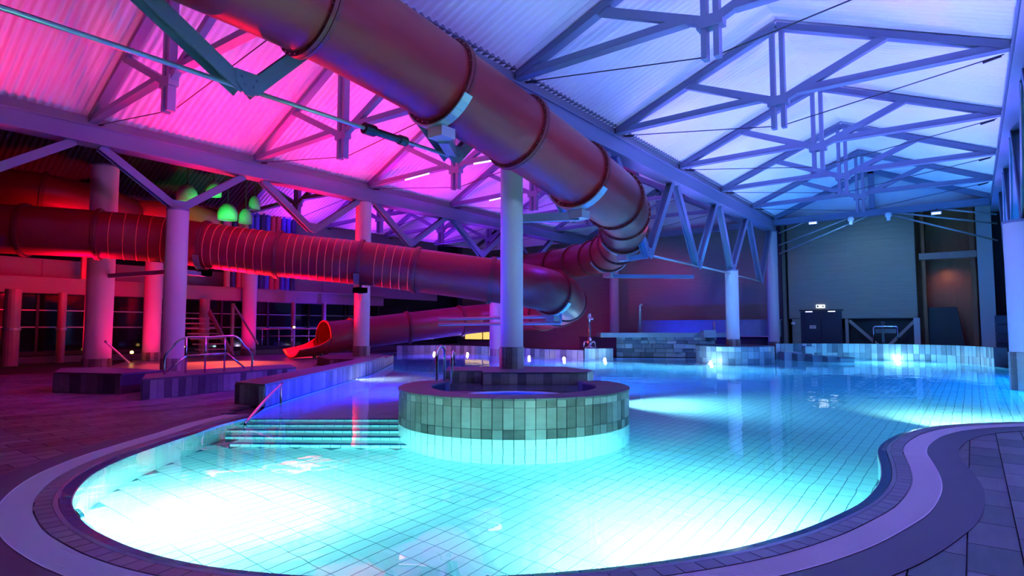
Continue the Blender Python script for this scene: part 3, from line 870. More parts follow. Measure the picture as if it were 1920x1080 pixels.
def s_at_px(px, imax):
    for i in range(imax):
        la, dd = lat_d(lp_path[i].x, lp_path[i].y)
        if 960 + FPX * la / dd >= px: return lens[i]
i_turn = max(range(len(lp_path)), key=lambda i: lat_d(lp_path[i].x, lp_path[i].y)[0] / lat_d(lp_path[i].x, lp_path[i].y)[1])
lpf = slide_tube(low, lp_path, 0, 2.42, marks=[s_at_px(q, i_turn) for q in (30, 177, 377, 515, 667, 780, 920, 1035)])
for a, b, k in ((202, 300, 5), (390, 500, 8), (531, 652, 9), (697, 765, 5)):
    s0, s1 = s_at_px(a, i_turn), s_at_px(b, i_turn)
    for q in range(k):
        p, t = path_at(lp_path, s0 + (s1 - s0) * q / (k - 1))
        MB().tube([p - t * 0.012, p - t * 0.008, p + t * 0.008, p + t * 0.012], [TR_S - 0.01, TR_S + 0.014, TR_S + 0.014, TR_S - 0.01], 40, cap=False).build('light_ring', 'ring_red', low, smooth=True)
# outlet: open scoop
e = lp_path[-1]; t = (lp_path[-1] - lp_path[-2]); t.z = 0; t.normalize()
u = Vector((t.y, -t.x, 0))
m = MB(); nn_ = 24
rows = []
for k in range(9):
    s = k * 0.17
    cut = math.radians((184, 166, 150, 138, 130, 124, 120, 116, 114)[k])
    c = e + t * s + Vector((0, 0, -0.012 * k))
    row = []
    for j in range(nn_ + 1):
        a = -math.pi / 2 - cut / 2 + cut * j / nn_
        for rr in (TR_S,): row.append(c + u * math.cos(a) * rr * (1 + 0.045 * k) + Vector((0, 0, math.sin(a) * rr)))
    rows.append(row)
vs = [p for r_ in rows for p in r_]
fs = [(i * (nn_ + 1) + j, i * (nn_ + 1) + j + 1, (i + 1) * (nn_ + 1) + j + 1, (i + 1) * (nn_ + 1) + j) for i in range(8) for j in range(nn_)]
m.add(vs, fs)
sc_ = m.build('outlet_scoop', 'slide_red', low, smooth=True)
md = sc_.modifiers.new('thickness', 'SOLIDIFY'); md.thickness = 0.05
MB().tube([e + t * h for h in (-0.05, -0.03, 0.03, 0.05)], [TR_S, TR_S + 0.06, TR_S + 0.06, TR_S], 40, cap=False).build('outlet_ring', 'slide_red', low, smooth=True)
for k in (-1, 1):
    q = e + t * 0.25 + u * 0.3 * k
    MB().box((q.x, q.y, 0.13), (0.1, 0.1, 0.24)).build('outlet_foot', 'dark_clamp', low)

# slide brackets
def cradle(parent, p, t, arm_to=None, name='cradle'):
    u = t.cross(Vector((0, 0, 1))).normalized(); w = u.cross(t).normalized()
    m = MB(); rr = TR_S + 0.09
    pts = [p + (u * math.cos(a) + w * math.sin(a)) * rr for a in [R(-150) + R(120) * k / 12 for k in range(13)]]
    for i in range(12): m.beam(pts[i], pts[i + 1], 0.16, 0.03, tuple((pts[i] - p).normalized()))
    m.box(tuple(p + Vector((0, 0, -rr - 0.08))), (0.3, 0.3, 0.16))
    m.build(name, 'rod_steel', parent)
def flange_near(fl, y): return min(fl, key=lambda f: abs(f[0].y - y))
p, t = flange_near(upf, 6.8); cradle(up, p, t)
MB().beam(p + Vector((-0.05, 0.1, -0.85)), Vector((-7.2, 7.7, 4.3)), 0.16, 0.16).build('support_arm', 'steel_paint', up)
p, t = flange_near(upf, 10.6); cradle(up, p, t)
MB().beam((-7.15, 9.7, p.z - 0.84), p + Vector((0, 0, -0.84)), 0.14, 0.16).build('support_arm', 'steel_paint', up)
p, t = upf[7]; cradle(up, p, t)
MB().beam(p + Vector((0, 0, -0.84)), Vector((-7.2, 15.75, 3.25)), 0.12, 0.14).build('support_arm', 'steel_paint', up)
p, t = upf[9]; cradle(up, p, t)
MB().beam(p + Vector((0, 0, -0.84)), p + Vector((2.4, 1.6, -0.88)), 0.12, 0.12).build('support_arm', 'steel_paint', up)
for f in (lpf[2], lpf[4]): cradle(low, *f)
p, t = lpf[4]
p, t = min(lpf, key=lambda f: (f[0] - Vector(B(683, 17.7, 3.1))).length); cradle(low, p, t)
MB().beam(p + Vector((0, 0, -0.84)), Vector((-16.85, 13.4, p.z - 0.9)), 0.12, 0.14).build('support_arm', 'steel_paint', low)
p, t = min(lpf, key=lambda f: (f[0] - Vector(B(1052, 19.0, 2.24))).length); cradle(low, p, t)
MB().tube([p + Vector((0.3, 0, -0.95)), p + Vector((-4.2, -0.6, -0.98))], 0.05, 8).tube([p + Vector((0.3, 0, -0.95)), p + Vector((0.3, 0, -0.6))], 0.04, 8).tube([p + Vector((-0.2, 0, -0.75)), p + Vector((-4.2, -0.6, -0.8))], 0.05, 8).build('support_arm', 'rod_steel', low)
p, t = min(lpf, key=lambda f: (f[0] - Vector(B(180, 16.2, 3.75))).length)
MB().beam(Vector((-20.6, 6.8, 2.75)), Vector(B(345, 16.9, 2.83)), 0.10, 0.12).build('support_arm', 'steel_paint', low)
p, t = min(lpf, key=lambda f: (f[0] - Vector(B(350, 16.9, 3.6))).length); cradle(low, p, t)
MB().beam(p + Vector((0, 0, -0.84)), Vector((-16.85, 7.3, p.z - 0.86)), 0.12, 0.12).build('support_arm', 'steel_paint', low)

# ------------------------------------------------------------------ far side of the pool
pl = thing('round_planter', 'round tiled planter in the pool with a column in it', 'planter', (-7.1, 23.0, ZF))
PC, PR = (-7.1, 23.0), 1.38
shade_auto(MB().cyl(PC, PR - 0.02, ZF, 0.50, 48).build('core', 'joint_dark', pl))
for k in range(40):
    a0, a1 = 2 * math.pi * k / 40, 2 * math.pi * (k + 0.96) / 40
    for z0, z1 in ((-0.3, 0.14), (0.144, 0.38), (0.384, 0.55)):
        MB().prism([(PC[0] + r_ * math.cos(a), PC[1] + r_ * math.sin(a)) for r_, a in ((PR - 0.02, a0), (PR, a0), (PR, a1), (PR - 0.02, a1))], z0, z1).build('face_tile', 'slate_blue', pl)
MB().lathe((*PC, 0), [(PR - 0.02, 0.5), (PR - 0.02, 0.57), (PR - 0.3, 0.57), (PR - 0.3, 0.45)], 48).build('rim', 'slate_blue', pl)

def curved_wall(name, label, pts, z0, z1, th, tile, mt, rows, group=None):
    P = catmull([(x, y, 0) for x, y in pts], 0.1); P = resample(P, tile)
    t = thing(name, label, 'low wall', (*pts[len(pts) // 2], 0), group)
    core = MB(); offs = []
    for i in range(len(P)):
        d_ = (P[min(i + 1, len(P) - 1)] - P[max(i - 1, 0)]).normalized(); offs.append(Vector((-d_.y, d_.x, 0)))
    for i in range(len(P) - 1):
        a, b = P[i], P[i + 1]; na, nb = offs[i], offs[i + 1]
        core.prism([(a.x, a.y), (b.x, b.y), (b.x + nb.x * th, b.y + nb.y * th), (a.x + na.x * th, a.y + na.y * th)], z0, z1 - 0.01)
        zs = [z0 + (z1 - z0) * r_ for r_ in rows]
        for k in range(len(zs) - 1):
            jut = random.uniform(0.006, 0.02)
            q = [a.lerp(b, 0.03), b.lerp(a, 0.03)]
            MB().prism([(q[0].x, q[0].y), (q[1].x, q[1].y), (q[1].x - nb.x * jut, q[1].y - nb.y * jut), (q[0].x - na.x * jut, q[0].y - na.y * jut)], zs[k] + 0.004, zs[k + 1]).build('face_tile', mt, t)
    core.build('core', 'slate_top', t)
    return t
# points run so that the pool lies on the right-hand side of travel
curved_wall('pool_wall', 'long curved blue-lit tiled wall at the far right pool edge', [(-6.2, 25.3), (-5.2, 26.45), (-3.7, 27.35), (-2.1, 27.55), (-0.8, 26.95), (0.15, 25.7), (0.55, 24.6)], -0.05, 0.60, 0.35, 0.20, 'slate_blue', (0, 0.45, 1), 'far pool walls')
curved_wall('pool_wall', 'low violet tiled wall at the far left pool edge', [(-23.4, 21.0), (-21.2, 22.75), (-18, 22.25), (-15.2, 21.35), (-12.5, 21.15)], -0.05, 0.33, 0.6, 0.28, 'slate_blue', (0, 1), 'far pool walls')
# stepped stones at the foot of the far right wall
for k, (px, d_, h, w) in enumerate(((1475, 23.6, 0.30, 0.5), (1500, 23.2, 0.24, 0.55), (1527, 22.6, 0.2, 0.5), (1553, 22.3, 0.2, 0.45), (1578, 22.1, 0.16, 0.5), (1510, 24.2, 0.5, 0.35))):
    x, y = LD((px - 960) / FPX * d_, d_)
    s = thing('stepping_stone', 'wet tiled stone block below the far right wall, %s' % ['leftmost', 'second from the left', 'third from the left', 'fourth from the left', 'rightmost', 'the highest'][k], 'stone block', (x, y, -0.3), 'stone blocks by the far right wall')
    MB().box((x, y, -0.3 + (h + 0.3) / 2 - 0.02), (w, 0.5, h + 0.26), YAW).build('block', 'slate_blue', s)
    MB().box((x, y, h - 0.02), (w + 0.03, 0.53, 0.04), YAW).build('cap', 'slate_blue', s)
# rock cascade: stacked stone blocks under a slab
rk = thing('stone_cascade', 'stacked blue-green stone cascade with a projecting slab left of the planter', 'stone wall', (-10.8, 24.2, 0))
random.seed(3)
a, b = Vector((-12.1, 23.2, 0)), Vector((-8.5, 25.2, 0)); L = (b - a).length; t = (b - a) / L; nn = Vector((t.y, -t.x, 0))
MB().prism([(a.x, a.y), (b.x, b.y), (b.x - nn.x * 0.6, b.y - nn.y * 0.6), (a.x - nn.x * 0.6, a.y - nn.y * 0.6)], -0.3, 0.82).build('core', 'joint_dark', rk)
z = 0.0
for h in (0.2, 0.16, 0.2, 0.14, 0.14):
    s = 0.0
    while s < L - 0.1:
        w = min(random.uniform(0.22, 0.5), L - s); j = random.uniform(0.0, 0.16)
        p, q = a + t * (s + 0.008), a + t * (s + w - 0.008)
        MB().prism([(p.x, p.y), (q.x, q.y), (q.x + nn.x * j, q.y + nn.y * j), (p.x + nn.x * j, p.y + nn.y * j)], z + 0.005, z + h - 0.005).build('stone', 'slate_blue', rk)
        s += w
    z += h
MB().prism([LD(2.6 + 1.1, 25.2), LD(9.3, 25.4), LD(9.3, 26.9), LD(3.7, 26.6)], 0.83, 1.02).build('top_slab', 'slate_blue', rk)
MB().box((-8.75, 24.9, 0.98), (0.5, 0.5, 0.30), YAW).build('end_block', 'slate_blue', rk)
for px, d_, z1 in ((1200, 26.0, 2.2), (1338, 26.4, 1.52)):
    x, y = LD((px - 960) / FPX * d_, d_)
    s = thing('shower_pole', 'slim violet pole %s on the stone cascade slab' % ('with a bent head, standing' if px == 1200 else 'without head, shorter, standing'), 'pole', (x, y, 1.02), 'poles on the stone cascade')
    MB().tube([(x, y, 1.02), (x, y, z1)] + ([(x + 0.1, y, z1 + 0.03)] if px == 1200 else []), 0.05, 10).build('pole', 'rod_steel', s, smooth=True)
    MB().cyl((x, y), 0.09, 1.02, 1.05, 14).build('foot', 'rod_steel', s)
# tiled pedestal with a water cannon
pd = thing('pedestal', 'pale tiled pedestal in the water carrying a water spout', 'pedestal', (-12.1, 21.6, -0.3))
MB().box((-12.15, 21.7, 0.05), (1.15, 0.5, 0.7), YAW).build('core', 'slate_top', pd)
q0, q1 = Vector((-12.15, 21.7, 0)) - Vector((*RT, 0)) * 0.575 - Vector((*FW, 0)) * 0.25, Vector((-12.15, 21.7, 0)) + Vector((*RT, 0)) * 0.575 - Vector((*FW, 0)) * 0.25
face_tiles((q0.x, q0.y), (q1.x, q1.y), -0.02, 0.395, 0.14, 'slate_blue', pd)
sp = thing('water_spout', 'chrome water spout with a tall curved neck on the pale pedestal', 'water spout', (-12.4, 21.6, 0.4))
bx, by = -12.45, 21.55
MB().tube(catmull([(bx, by, 0.4), (bx, by, 1.2), (bx, by, 1.5), (bx + 0.05, by - 0.02, 1.62), (bx + 0.2, by - 0.02, 1.58)], 0.05), 0.055, 12).build('neck', 'chrome', sp, smooth=True)
MB().cyl((bx, by), 0.09, 1.60, 1.80, 14, 0.06).build('head', 'rod_steel', sp)
MB().lathe((bx, by, 0.4), [(0.0, 0.0), (0.22, 0.0), (0.2, 0.05), (0.1, 0.08), (0.12, 0.25), (0.09, 0.4), (0.055, 0.45)], 18).build('base', 'chrome', sp, smooth=True)
for s in (-1, 1):
    MB().tube(catmull([(bx + s * 0.1, by, 0.62), (bx + s * 0.22, by, 0.66), (bx + s * 0.27, by, 0.5), (bx + s * 0.27, by, 0.42)], 0.04), 0.03, 8).build('side_pipe', 'chrome', sp, smooth=True)

# ------------------------------------------------------------------ back wall
bw = MB().box((-17.5, 31.15, 3.6), (20.9, 0.3, 7.4))
wb = tag(bw.build('wall_back', 'wood_clad'), 'maroon-lit wood-clad back wall behind the slides', 'wall', kind='structure')
wr = MB(); wr.box((-6.75, 31.0, 3.9), (0.35, 0.3, 4.5)); 
wr.box((-4.3, 31.0, 4.05), (4.95, 0.3, 4.8)); wr.box((-6.6, 31.0, 0.85), (0.4, 0.3, 1.75))
wrb = tag(wr.build('wall_back', 'wood_clad'), 'grey wood-clad wall panel above the exit door at the far right', 'wall', kind='structure')
z = 1.68
while z < 6.3:
    for x0, x1 in ((-6.92, -4.45), (-4.43, -1.84)):
        MB().box(((x0 + x1) / 2, 30.842, z + 0.115), (x1 - x0, 0.018, 0.222)).build('plank', 'wood_clad', wrb)
    z += 0.23
tag(MB().box((-0.5, 32.4, 3.2), (14, 0.2, 8)).build('wall_back', 'dark_wall'), 'dark wall deep behind the far right openings', 'wall', kind='structure')
dz = MB().box((-7.35, 30.6, 3.4), (0.42, 0.2, 6.4)); tag(dz.build('trim_1', 'door_dark'), 'dark vertical joint between the maroon and the grey wall', 'trim', kind='structure')
d1 = thing('door_1', 'dark navy double exit door under the lit sign', 'door', (-5.55, 30.9, 0), kind='structure')
for s in (-1, 1): MB().box((-5.55 + s * 0.435, 30.85, 1.0), (0.85, 0.08, 2.0)).build('door_leaf', 'door_dark', d1)
MB().box((-5.55, 30.88, 2.04), (1.85, 0.12, 0.06)).build('door_frame', 'black', d1)
for s in (-0.5, 0.45): MB().box((-5.55 + s, 30.83, 1.98), (0.3, 0.06, 0.04)).build('door_closer', 'sign_white', d1)  # glow put into the closers through the lit sign material
ns = thing('door_notice', 'small pinkish notice stuck on the dark exit door', 'notice', (-5.9, 30.8, 1.27))
MB().box((-5.9, 30.80, 1.27), (0.26, 0.015, 0.15)).build('sheet', 'notice', ns)
for k in range(3): MB().box((-5.9, 30.791, 1.31 - 0.04 * k), (0.18, 0.004, 0.014)).build('text_line', 'pipe_red', ns)
es = thing('exit_sign', 'white illuminated exit sign above the dark door', 'exit sign', (-5.55, 30.8, 2.2))
MB().box((-5.55, 30.80, 2.22), (0.36, 0.06, 0.15)).build('lit_panel', 'sign_white', es)
sg = MB()  # running figure, arrow and door symbol
sg.box((-5.66, 30.768, 2.22), (0.07, 0.004, 0.09)); sg.box((-5.55, 30.768, 2.22), (0.09, 0.004, 0.018)); sg.box((-5.53, 30.768, 2.235), (0.02, 0.004, 0.05)); sg.box((-5.44, 30.768, 2.22), (0.05, 0.004, 0.08))
sg.build('pictogram', 'sign_dark', es)
tag(MB().lathe((-6.75, 30.82, 1.45), [(0.0, 0.05), (0.07, 0.05), (0.09, 0.0), (0.09, -0.06), (0.0, -0.06)], 14).build('wall_clock', 'white_plastic'), 'small round white fitting on the wall left of the exit door', 'wall fitting')
# braced frame under the grey wall
bf = thing('braced_frame', 'pale steel frame with diagonal braces below the grey wood wall', 'frame', (-3.1, 30.4, 0), )
MB().box((-4.45, 30.5, 0.8), (0.12, 0.16, 1.66)).build('post', 'frame_wood', bf)
MB().box((-1.85, 30.5, 0.8), (0.22, 0.2, 1.7)).build('post', 'column_white', bf)
MB().beam((-4.35, 30.5, 1.55), (-3.3, 30.5, 0.5), 0.12, 0.14, (0, 1, 0)).build('brace', 'frame_wood', bf)
MB().beam((-1.9, 30.5, 1.55), (-2.85, 30.5, 0.5), 0.12, 0.14, (0, 1, 0)).build('brace', 'frame_wood', bf)
tag(MB().box((-3.15, 31.3, 0.8), (2.6, 0.1, 1.7)).build('trim_2', 'black'), 'black recess behind the braced frame', 'trim', kind='structure')
# tall timber opening at the right
op = thing('door_2', 'tall warm timber doorway with a cross beam at the far right', 'doorway', (-0.75, 31.0, 0), kind='structure')
MB().box((-0.75, 31.9, 3.0), (2.3, 0.06, 6.6)).build('timber_panel', 'wood_warm', op)
MB().box((-1.55, 31.4, 3.0), (0.12, 0.9, 6.6)).build('jamb', 'wood_warm', op)
MB().box((0.12, 31.4, 3.0), (0.16, 0.9, 6.6)).build('jamb', 'wood_warm', op)
MB().box((-0.72, 30.95, 4.25), (1.95, 0.25, 0.27)).build('cross_beam', 'frame_wood', op)
MB().box((0.52, 30.95, 3.1), (0.5, 0.3, 6.4)).build('post', 'column_white', op)
bd = thing('black_board', 'black slanted board leaning in the tall timber doorway', 'board', (-1.0, 30.9, 0))
MB().prism([(-1.52, 31.15), (-0.2, 31.15), (-0.2, 31.2), (-1.52, 31.2)], 0.0, 0.06).build('foot_rail', 'black', bd)
MB().add([(-1.5, 31.1, 0.06), (-0.22, 31.1, 0.06), (-0.48, 31.25, 2.1), (-1.5, 31.25, 2.1), (-1.5, 31.15, 0.06), (-0.22, 31.15, 0.06), (-0.48, 31.3, 2.1), (-1.5, 31.3, 2.1)],
         [(0, 1, 2, 3), (7, 6, 5, 4), (0, 4, 5, 1), (1, 5, 6, 2), (2, 6, 7, 3), (3, 7, 4, 0)]).build('panel', 'black', bd)
# ladder frame in front
lf = thing('pool_ladder', 'chrome pool ladder frame with a blue-lit step panel at the far right wall', 'ladder', (-2.8, 29.0, 0))
MB().tube([(-3.22, 28.6, 0.0), (-3.22, 28.6, 1.22), (-3.18, 28.6, 1.28), (-2.42, 28.6, 1.28), (-2.38, 28.6, 1.22), (-2.38, 28.6, 0.0)], 0.035, 8).build('frame', 'chrome', lf, smooth=True)
MB().box((-2.8, 28.62, 1.1), (0.72, 0.05, 0.18)).build('step_panel', 'chrome', lf)
MB().box((-2.95, 29.2, 0.7), (0.09, 0.09, 1.4)).box((-2.95, 29.2, 1.45), (0.16, 0.1, 0.08)).build('rear_post', 'chrome', lf)
# dark stack of blocks at the right
for k in range(5):
    tag(MB().box((1.15, 27.8, 0.19 + k * 0.33), (1.0, 0.6, 0.31)).build('stone_block', 'door_dark'), 'dark blue stone block in the stack behind the right column, %s' % ['lowest', 'second from below', 'middle', 'second from the top', 'topmost'][k], 'stone block', 'stack of dark blocks')
# bar counters in front of the maroon wall
ct = thing('tiled_counter', 'long tiled counter glowing deep blue along the maroon wall', 'counter', (-10.5, 29.6, 0))
MB().box((-10.6, 29.75, 1.2), (7.0, 0.5, 0.76)).build('blue_front', 'slate_blue', ct)
MB().box((-10.6, 29.75, 1.60), (7.1, 0.56, 0.04)).build('top', 'slate_blue', ct)
MB().box((-10.6, 29.8, 0.4), (7.0, 0.4, 0.82)).build('plinth', 'joint_dark', ct)
MB().tube([(-9.8, 29.45, 0.80), (-7.4, 29.45, 0.82)], 0.03, 8).build('foot_rail', 'chrome', ct)
tag(MB().box((-15.9, 29.6, 0.35), (3.4, 0.5, 0.7)).box((-15.9, 29.6, 0.72), (3.5, 0.6, 0.05)).build('low_bench', 'slate_top'), 'low violet bench wall left of the blue counter', 'bench')
# rods of the end bay
er = thing('wind_bracing', 'thin blue diagonal rods bracing the far gable', 'bracing', (-3.1, 29.2, 5.6))
for p, q in (((-6.9, 29.2, 4.6), (-3.3, 28.9, 5.9)), ((-6.9, 29.2, 5.0), (-3.8, 28.9, 5.95)), ((-6.9, 29.2, 5.55), (-5.6, 28.9, 5.95)), ((-2.7, 28.9, 5.95), (0.9, 29.0, 4.5)), ((-2.4, 28.9, 5.95), (0.9, 29.0, 5.15)), ((-1.0, 28.9, 5.95), (0.9, 29.0, 5.5))):
    MB().tube([p, q], 0.035, 8).build('rod', 'rod_steel', er, smooth=True)
for k, (x, z) in enumerate(((-5.35, 5.80), (-3.9, 5.82), (-2.55, 5.84), (-0.95, 5.72))):
    s = thing('gable_spotlight', 'small white spotlight hanging from the far gable beam, %s' % ['leftmost', 'second from the left', 'third from the left', 'rightmost'][k], 'spotlight', (x, 28.7, z), 'spotlights on the far gable')
    if k in (1, 2):
        MB().lathe((x, 28.7, z), [(0.0, 0.1), (0.09, 0.08), (0.13, 0.0), (0.10, -0.1), (0.05, -0.12)], 16).build('head', 'white_plastic', s, smooth=True)
        MB().box((x, 28.7, z - 0.18), (0.12, 0.12, 0.14)).build('lens_box', 'white_plastic', s)
    else:
        MB().box((x, 28.7, z), (0.34, 0.12, 0.12)).build('head', 'white_plastic', s)
        for q in (-0.1, 0, 0.1): MB().box((x + q, 28.63, z - 0.02), (0.07, 0.02, 0.07)).build('lens', 'sign_white', s)
    MB().tube([(x, 28.7, z + 0.05), (x, 28.9, 5.96)], 0.015, 6).build('hanger', 'dark_clamp', s)

# ------------------------------------------------------------------ left building front
wl = MB().box((-26.6, 12.0, 3.3), (0.3, 30, 0.8)); wl.box((-26.6, 12, 6.6), (0.3, 30, 1.4))
wlo = tag(wl.build('wall_left', 'facade'), 'red-lit upper storey wall of the building on the left', 'wall', kind='structure')
for k in range(9):
    MB().box((-26.43, 1.0 + k * 2.35, 3.28), (0.04, 2.3, 0.72)).build('wall_panel', 'facade', wlo)
ld = MB().box((-26.2, 8.6, 2.68), (0.9, 27, 0.50)); ld.box((-26.15, 8.6, 2.96), (1.05, 27, 0.06))
tag(ld.build('trim_3', 'facade'), 'long red and violet ledge band above the dark glazing', 'ledge', kind='structure')
gw = thing('window_1', 'dark glazed shopfront below the ledge on the left', 'window', (-26.4, 8, 0.2), kind='structure')
for k in range(14):
    y0 = -2 + k * 2.2
    MB().box((-26.4, y0 + 1.1, 1.4), (0.03, 2.12, 2.1)).build('pane', 'glass_dark', gw)
    MB().box((-26.36, y0, 1.4), (0.10, 0.08, 2.1)).build('mullion', 'dark_wall', gw)
MB().box((-26.36, 12, 0.32), (0.14, 30, 0.14)).build('sill', 'dark_wall', gw)
for z in (1.25, 1.85): MB().box((-26.36, 12, z), (0.06, 30, 0.035)).build('transom', 'rod_steel', gw)
tag(MB().box((-26.55, 12.5, 0.1), (0.6, 33, 0.24)).build('baseboard_left', 'slate_top'), 'low dark plinth below the glazed front', 'plinth', kind='structure')
tag(MB().box((-29.9, 12.5, 3.5), (0.2, 40, 8)).build('wall_left', 'dark_wall'), 'dark inner wall behind the glazed front', 'wall', kind='structure')
tag(MB().box((8.4, 14.5, 3.1), (0.2, 36, 6.6)).build('wall_right', 'dark_wall'), 'dark side wall beyond the right girder', 'wall', kind='structure')
# slim posts carrying the ledge
for k, (x, y, r_) in enumerate(((-25.2, 7.2, 0.13), (-24.2, 5.6, 0.22), (-25.6, 12.3, 0.2), (-25.5, 16.4, 0.1), (-25.5, 18.1, 0.1), (-25.5, 20.8, 0.1))):
    p = thing('ledge_post', 'slim dark post under the ledge, %s' % ['second from the left', 'leftmost', 'between the crimson columns', 'just left of the slide outlet', 'above the slide outlet', 'behind the low slide tube'][k], 'post', (x, y, 0.02), 'posts under the ledge')
    MB().cyl((x, y), r_, 0.02, 2.45, 16).build('shaft', 'frame_wood', p, smooth=False)
    MB().cyl((x, y), r_ + 0.03, 1.15, 1.22, 16).build('collar', 'rod_steel', p)
for k, (x, y, z) in enumerate(((-26.2, 6.0, 0.78), (-24.0, 9.0, 0.35), (-24.3, 10.9, 0.5), (-25.42, 16.4, 1.25))):
    s = thing('small_lamp', 'tiny glowing amber lamp %s' % ['at the far left behind the glazed front', 'left of the bright crimson column', 'between crimson and lilac column', 'on the post left of the slide outlet'][k], 'lamp', (x, y, z), 'small amber lamps')
    MB().lathe((x, y, z), [(0.0, 0.06), (0.05, 0.04), (0.06, 0.0), (0.05, -0.04), (0.0, -0.05)], 12).build('bulb', 'lamp_warm', s, smooth=True)
    MB().cyl((x, y), 0.02, 0.0, z - 0.04, 10).build('stand', 'dark_clamp', s)
# stairs next to the lilac column
st = thing('stairs', 'narrow red-lit stair flight behind the lilac column', 'stairs', (-23.5, 11.3, 0))
for k in range(8): MB().box((-23.2 - k * 0.22, 11.55, 0.2 + k * 0.2), (0.26, 1.1, 0.05)).build('tread', 'facade', st)
MB().beam((-22.9, 12.15, 0.1), (-24.9, 12.15, 1.9), 0.06, 0.22).build('stringer', 'facade', st)
MB().box((-23.3, 12.3, 1.1), (0.1, 0.1, 2.2)).build('newel', 'facade', st)
MB().tube([(-23.2, 12.3, 2.1), (-21.9, 12.6, 0.6)], 0.04, 8).build('handrail', 'rod_steel', st)
# row of coloured pipes
pr = thing('pipe_screen', 'row of upright blue, red and tan pipes above the ledge', 'pipes', (-25.4, 14.7, 2.99))
mts = ['pipe_tan', 'pipe_navy', 'pipe_red', 'pipe_tan', 'pipe_blue', 'pipe_blue', 'pipe_navy', 'pipe_blue', 'pipe_red', 'pipe_red', 'pipe_blue', 'pipe_blue', 'pipe_navy']
for k, mt in enumerate(mts):
    y = 13.1 + k * 0.26
    MB().cyl((-25.4, y), 0.115 if k % 3 else 0.13, 2.99, 7.3, 14).build('pipe', mt, pr, smooth=False)
# red ducts and slide tubes of the upper storey
random.seed(5)
def simple_tube(name, label, pts, r_, mt, flanges):
    t = thing(name, label, 'water slide', pts[0], 'upper storey slide tubes')
    P = catmull(pts, 0.15)
    MB().tube(P, r_, 28, cap=False).build('tube_body', mt, t, smooth=True)
    L = sum((P[i] - P[i - 1]).length for i in range(1, len(P)))
    for f in flanges:
        p, d_ = path_at(P, L * f)
        MB().tube([p - d_ * 0.06, p - d_ * 0.05, p + d_ * 0.05, p + d_ * 0.06], [r_, r_ + 0.07, r_ + 0.07, r_], 28, cap=False).build('flange', 'flange_red', t)
    return t
simple_tube('upper_slide', 'red slide tube high behind the left girder, left of the thick column', [(-25.2, 1.5, 5.6), (-23.6, 4.2, 5.55), (-22.6, 6.2, 5.4), (-23.2, 8.2, 5.25), (-25.4, 9.4, 5.1)], 0.55, 'slide_red', (0.3, 0.5, 0.62, 0.8))
simple_tube('upper_slide', 'bright red slide tube behind the girder right of the thick column', [(-25.8, 6.3, 5.0), (-24.2, 8.2, 5.15), (-23.3, 10.2, 5.25), (-24.2, 12.0, 5.3)], 0.62, 'ring_red', (0.45, 0.9))
rf = thing('support_frame', 'dark red steel frame carrying the upper slide tubes', 'frame', (-23, 7, 2.9))
for y in (3.5, 7.5, 10.8): MB().box((-24.3, y, 3.75), (0.14, 0.14, 1.7)).build('post', 'pipe_red', rf)
MB().beam((-24.3, 1.5, 4.55), (-24.3, 11.4, 4.55), 0.14, 0.16).build('beam', 'pipe_red', rf)
MB().tube([(-23.6, 2, 4.35), (-22.6, 6.5, 4.3), (-23.0, 9.0, 4.3)], 0.06, 8).build('pipe_run', 'dark_clamp', rf)
for k in range(7): MB().box((-26.0, 2.6 + k * 0.42, 5.7), (0.05, 0.34, 2.0)).build('slat', 'pipe_red', rf)
# domes with the green light put into their colour
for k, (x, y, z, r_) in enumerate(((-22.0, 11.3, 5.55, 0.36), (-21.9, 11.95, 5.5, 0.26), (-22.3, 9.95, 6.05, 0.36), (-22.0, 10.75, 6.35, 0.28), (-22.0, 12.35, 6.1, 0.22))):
    s = thing('hanging_dome', 'green-lit hanging dome behind the left girder, %s' % ['largest, right of the V brace foot', 'lower one beside the upright pipes', 'leftmost, above the V brace', 'highest of all', 'small upper one beside the upright pipes'][k], 'decoration', (x, y, z), 'green-lit domes')
    MB().lathe((x, y, z), [(0.02, 0.5 * r_ + 0.15), (r_ * 0.5, 0.5 * r_ + 0.1), (r_ * 0.85, r_ * 0.3), (r_, -0.05), (r_ * 0.95, -0.3), (r_ * 0.85, -0.3), (r_ * 0.8, 0.0), (0.05, 0.15)], 20).build('cap', 'green_lit_dome', s, smooth=True)
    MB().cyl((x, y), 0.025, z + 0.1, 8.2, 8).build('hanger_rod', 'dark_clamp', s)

# lit yellow window far left
wy = thing('window_2', 'yellow lit window strip low behind the slide, left of the magenta column', 'window', (-26.2, 30.9, 0.4), kind='structure')
for x0, x1 in ((-27.6, -26.15), (-26.0, -25.5)): MB().box(((x0 + x1) / 2, 30.95, 0.78), (x1 - x0, 0.05, 0.62)).build('pane', 'window_yellow', wy)
MB().box((-26.6, 30.97, 0.42), (2.4, 0.1, 0.08)).build('sill', 'dark_wall', wy)

# ------------------------------------------------------------------ lamps of the pool
def pool_lamp(x, y, z, aimx, aimy, label, power, color=(1.0, 0.97, 0.88), r_=0.10, angle=150, aimz=-0.7, lens='lamp_white'):
    s = thing('pool_light', label, 'pool light', (x, y, z), 'underwater pool lights')
    d_ = Vector((aimx - x, aimy - y, 0)).normalized(); c = Vector((x, y, z))
    MB().tube([c + d_ * 0.0, c + d_ * 0.03], [r_ * 1.25, r_ * 1.15], 20).build('bezel', 'chrome', s)
    MB().tube([c + d_ * 0.031, c + d_ * 0.04], [r_, r_ * 0.8], 20).build('lens', lens, s)
    o = spot('pool_light_beam', c + d_ * 0.07, (aimx, aimy, aimz), color, power, angle, 1.0, 0.07)
    return s
pool_lamp(-5.13, 1.60, -0.38, -5.12, 2.75, 'underwater light on the near left pool wall', 1150, (0.8, 0.95, 0.75), angle=165, aimz=-1.3)
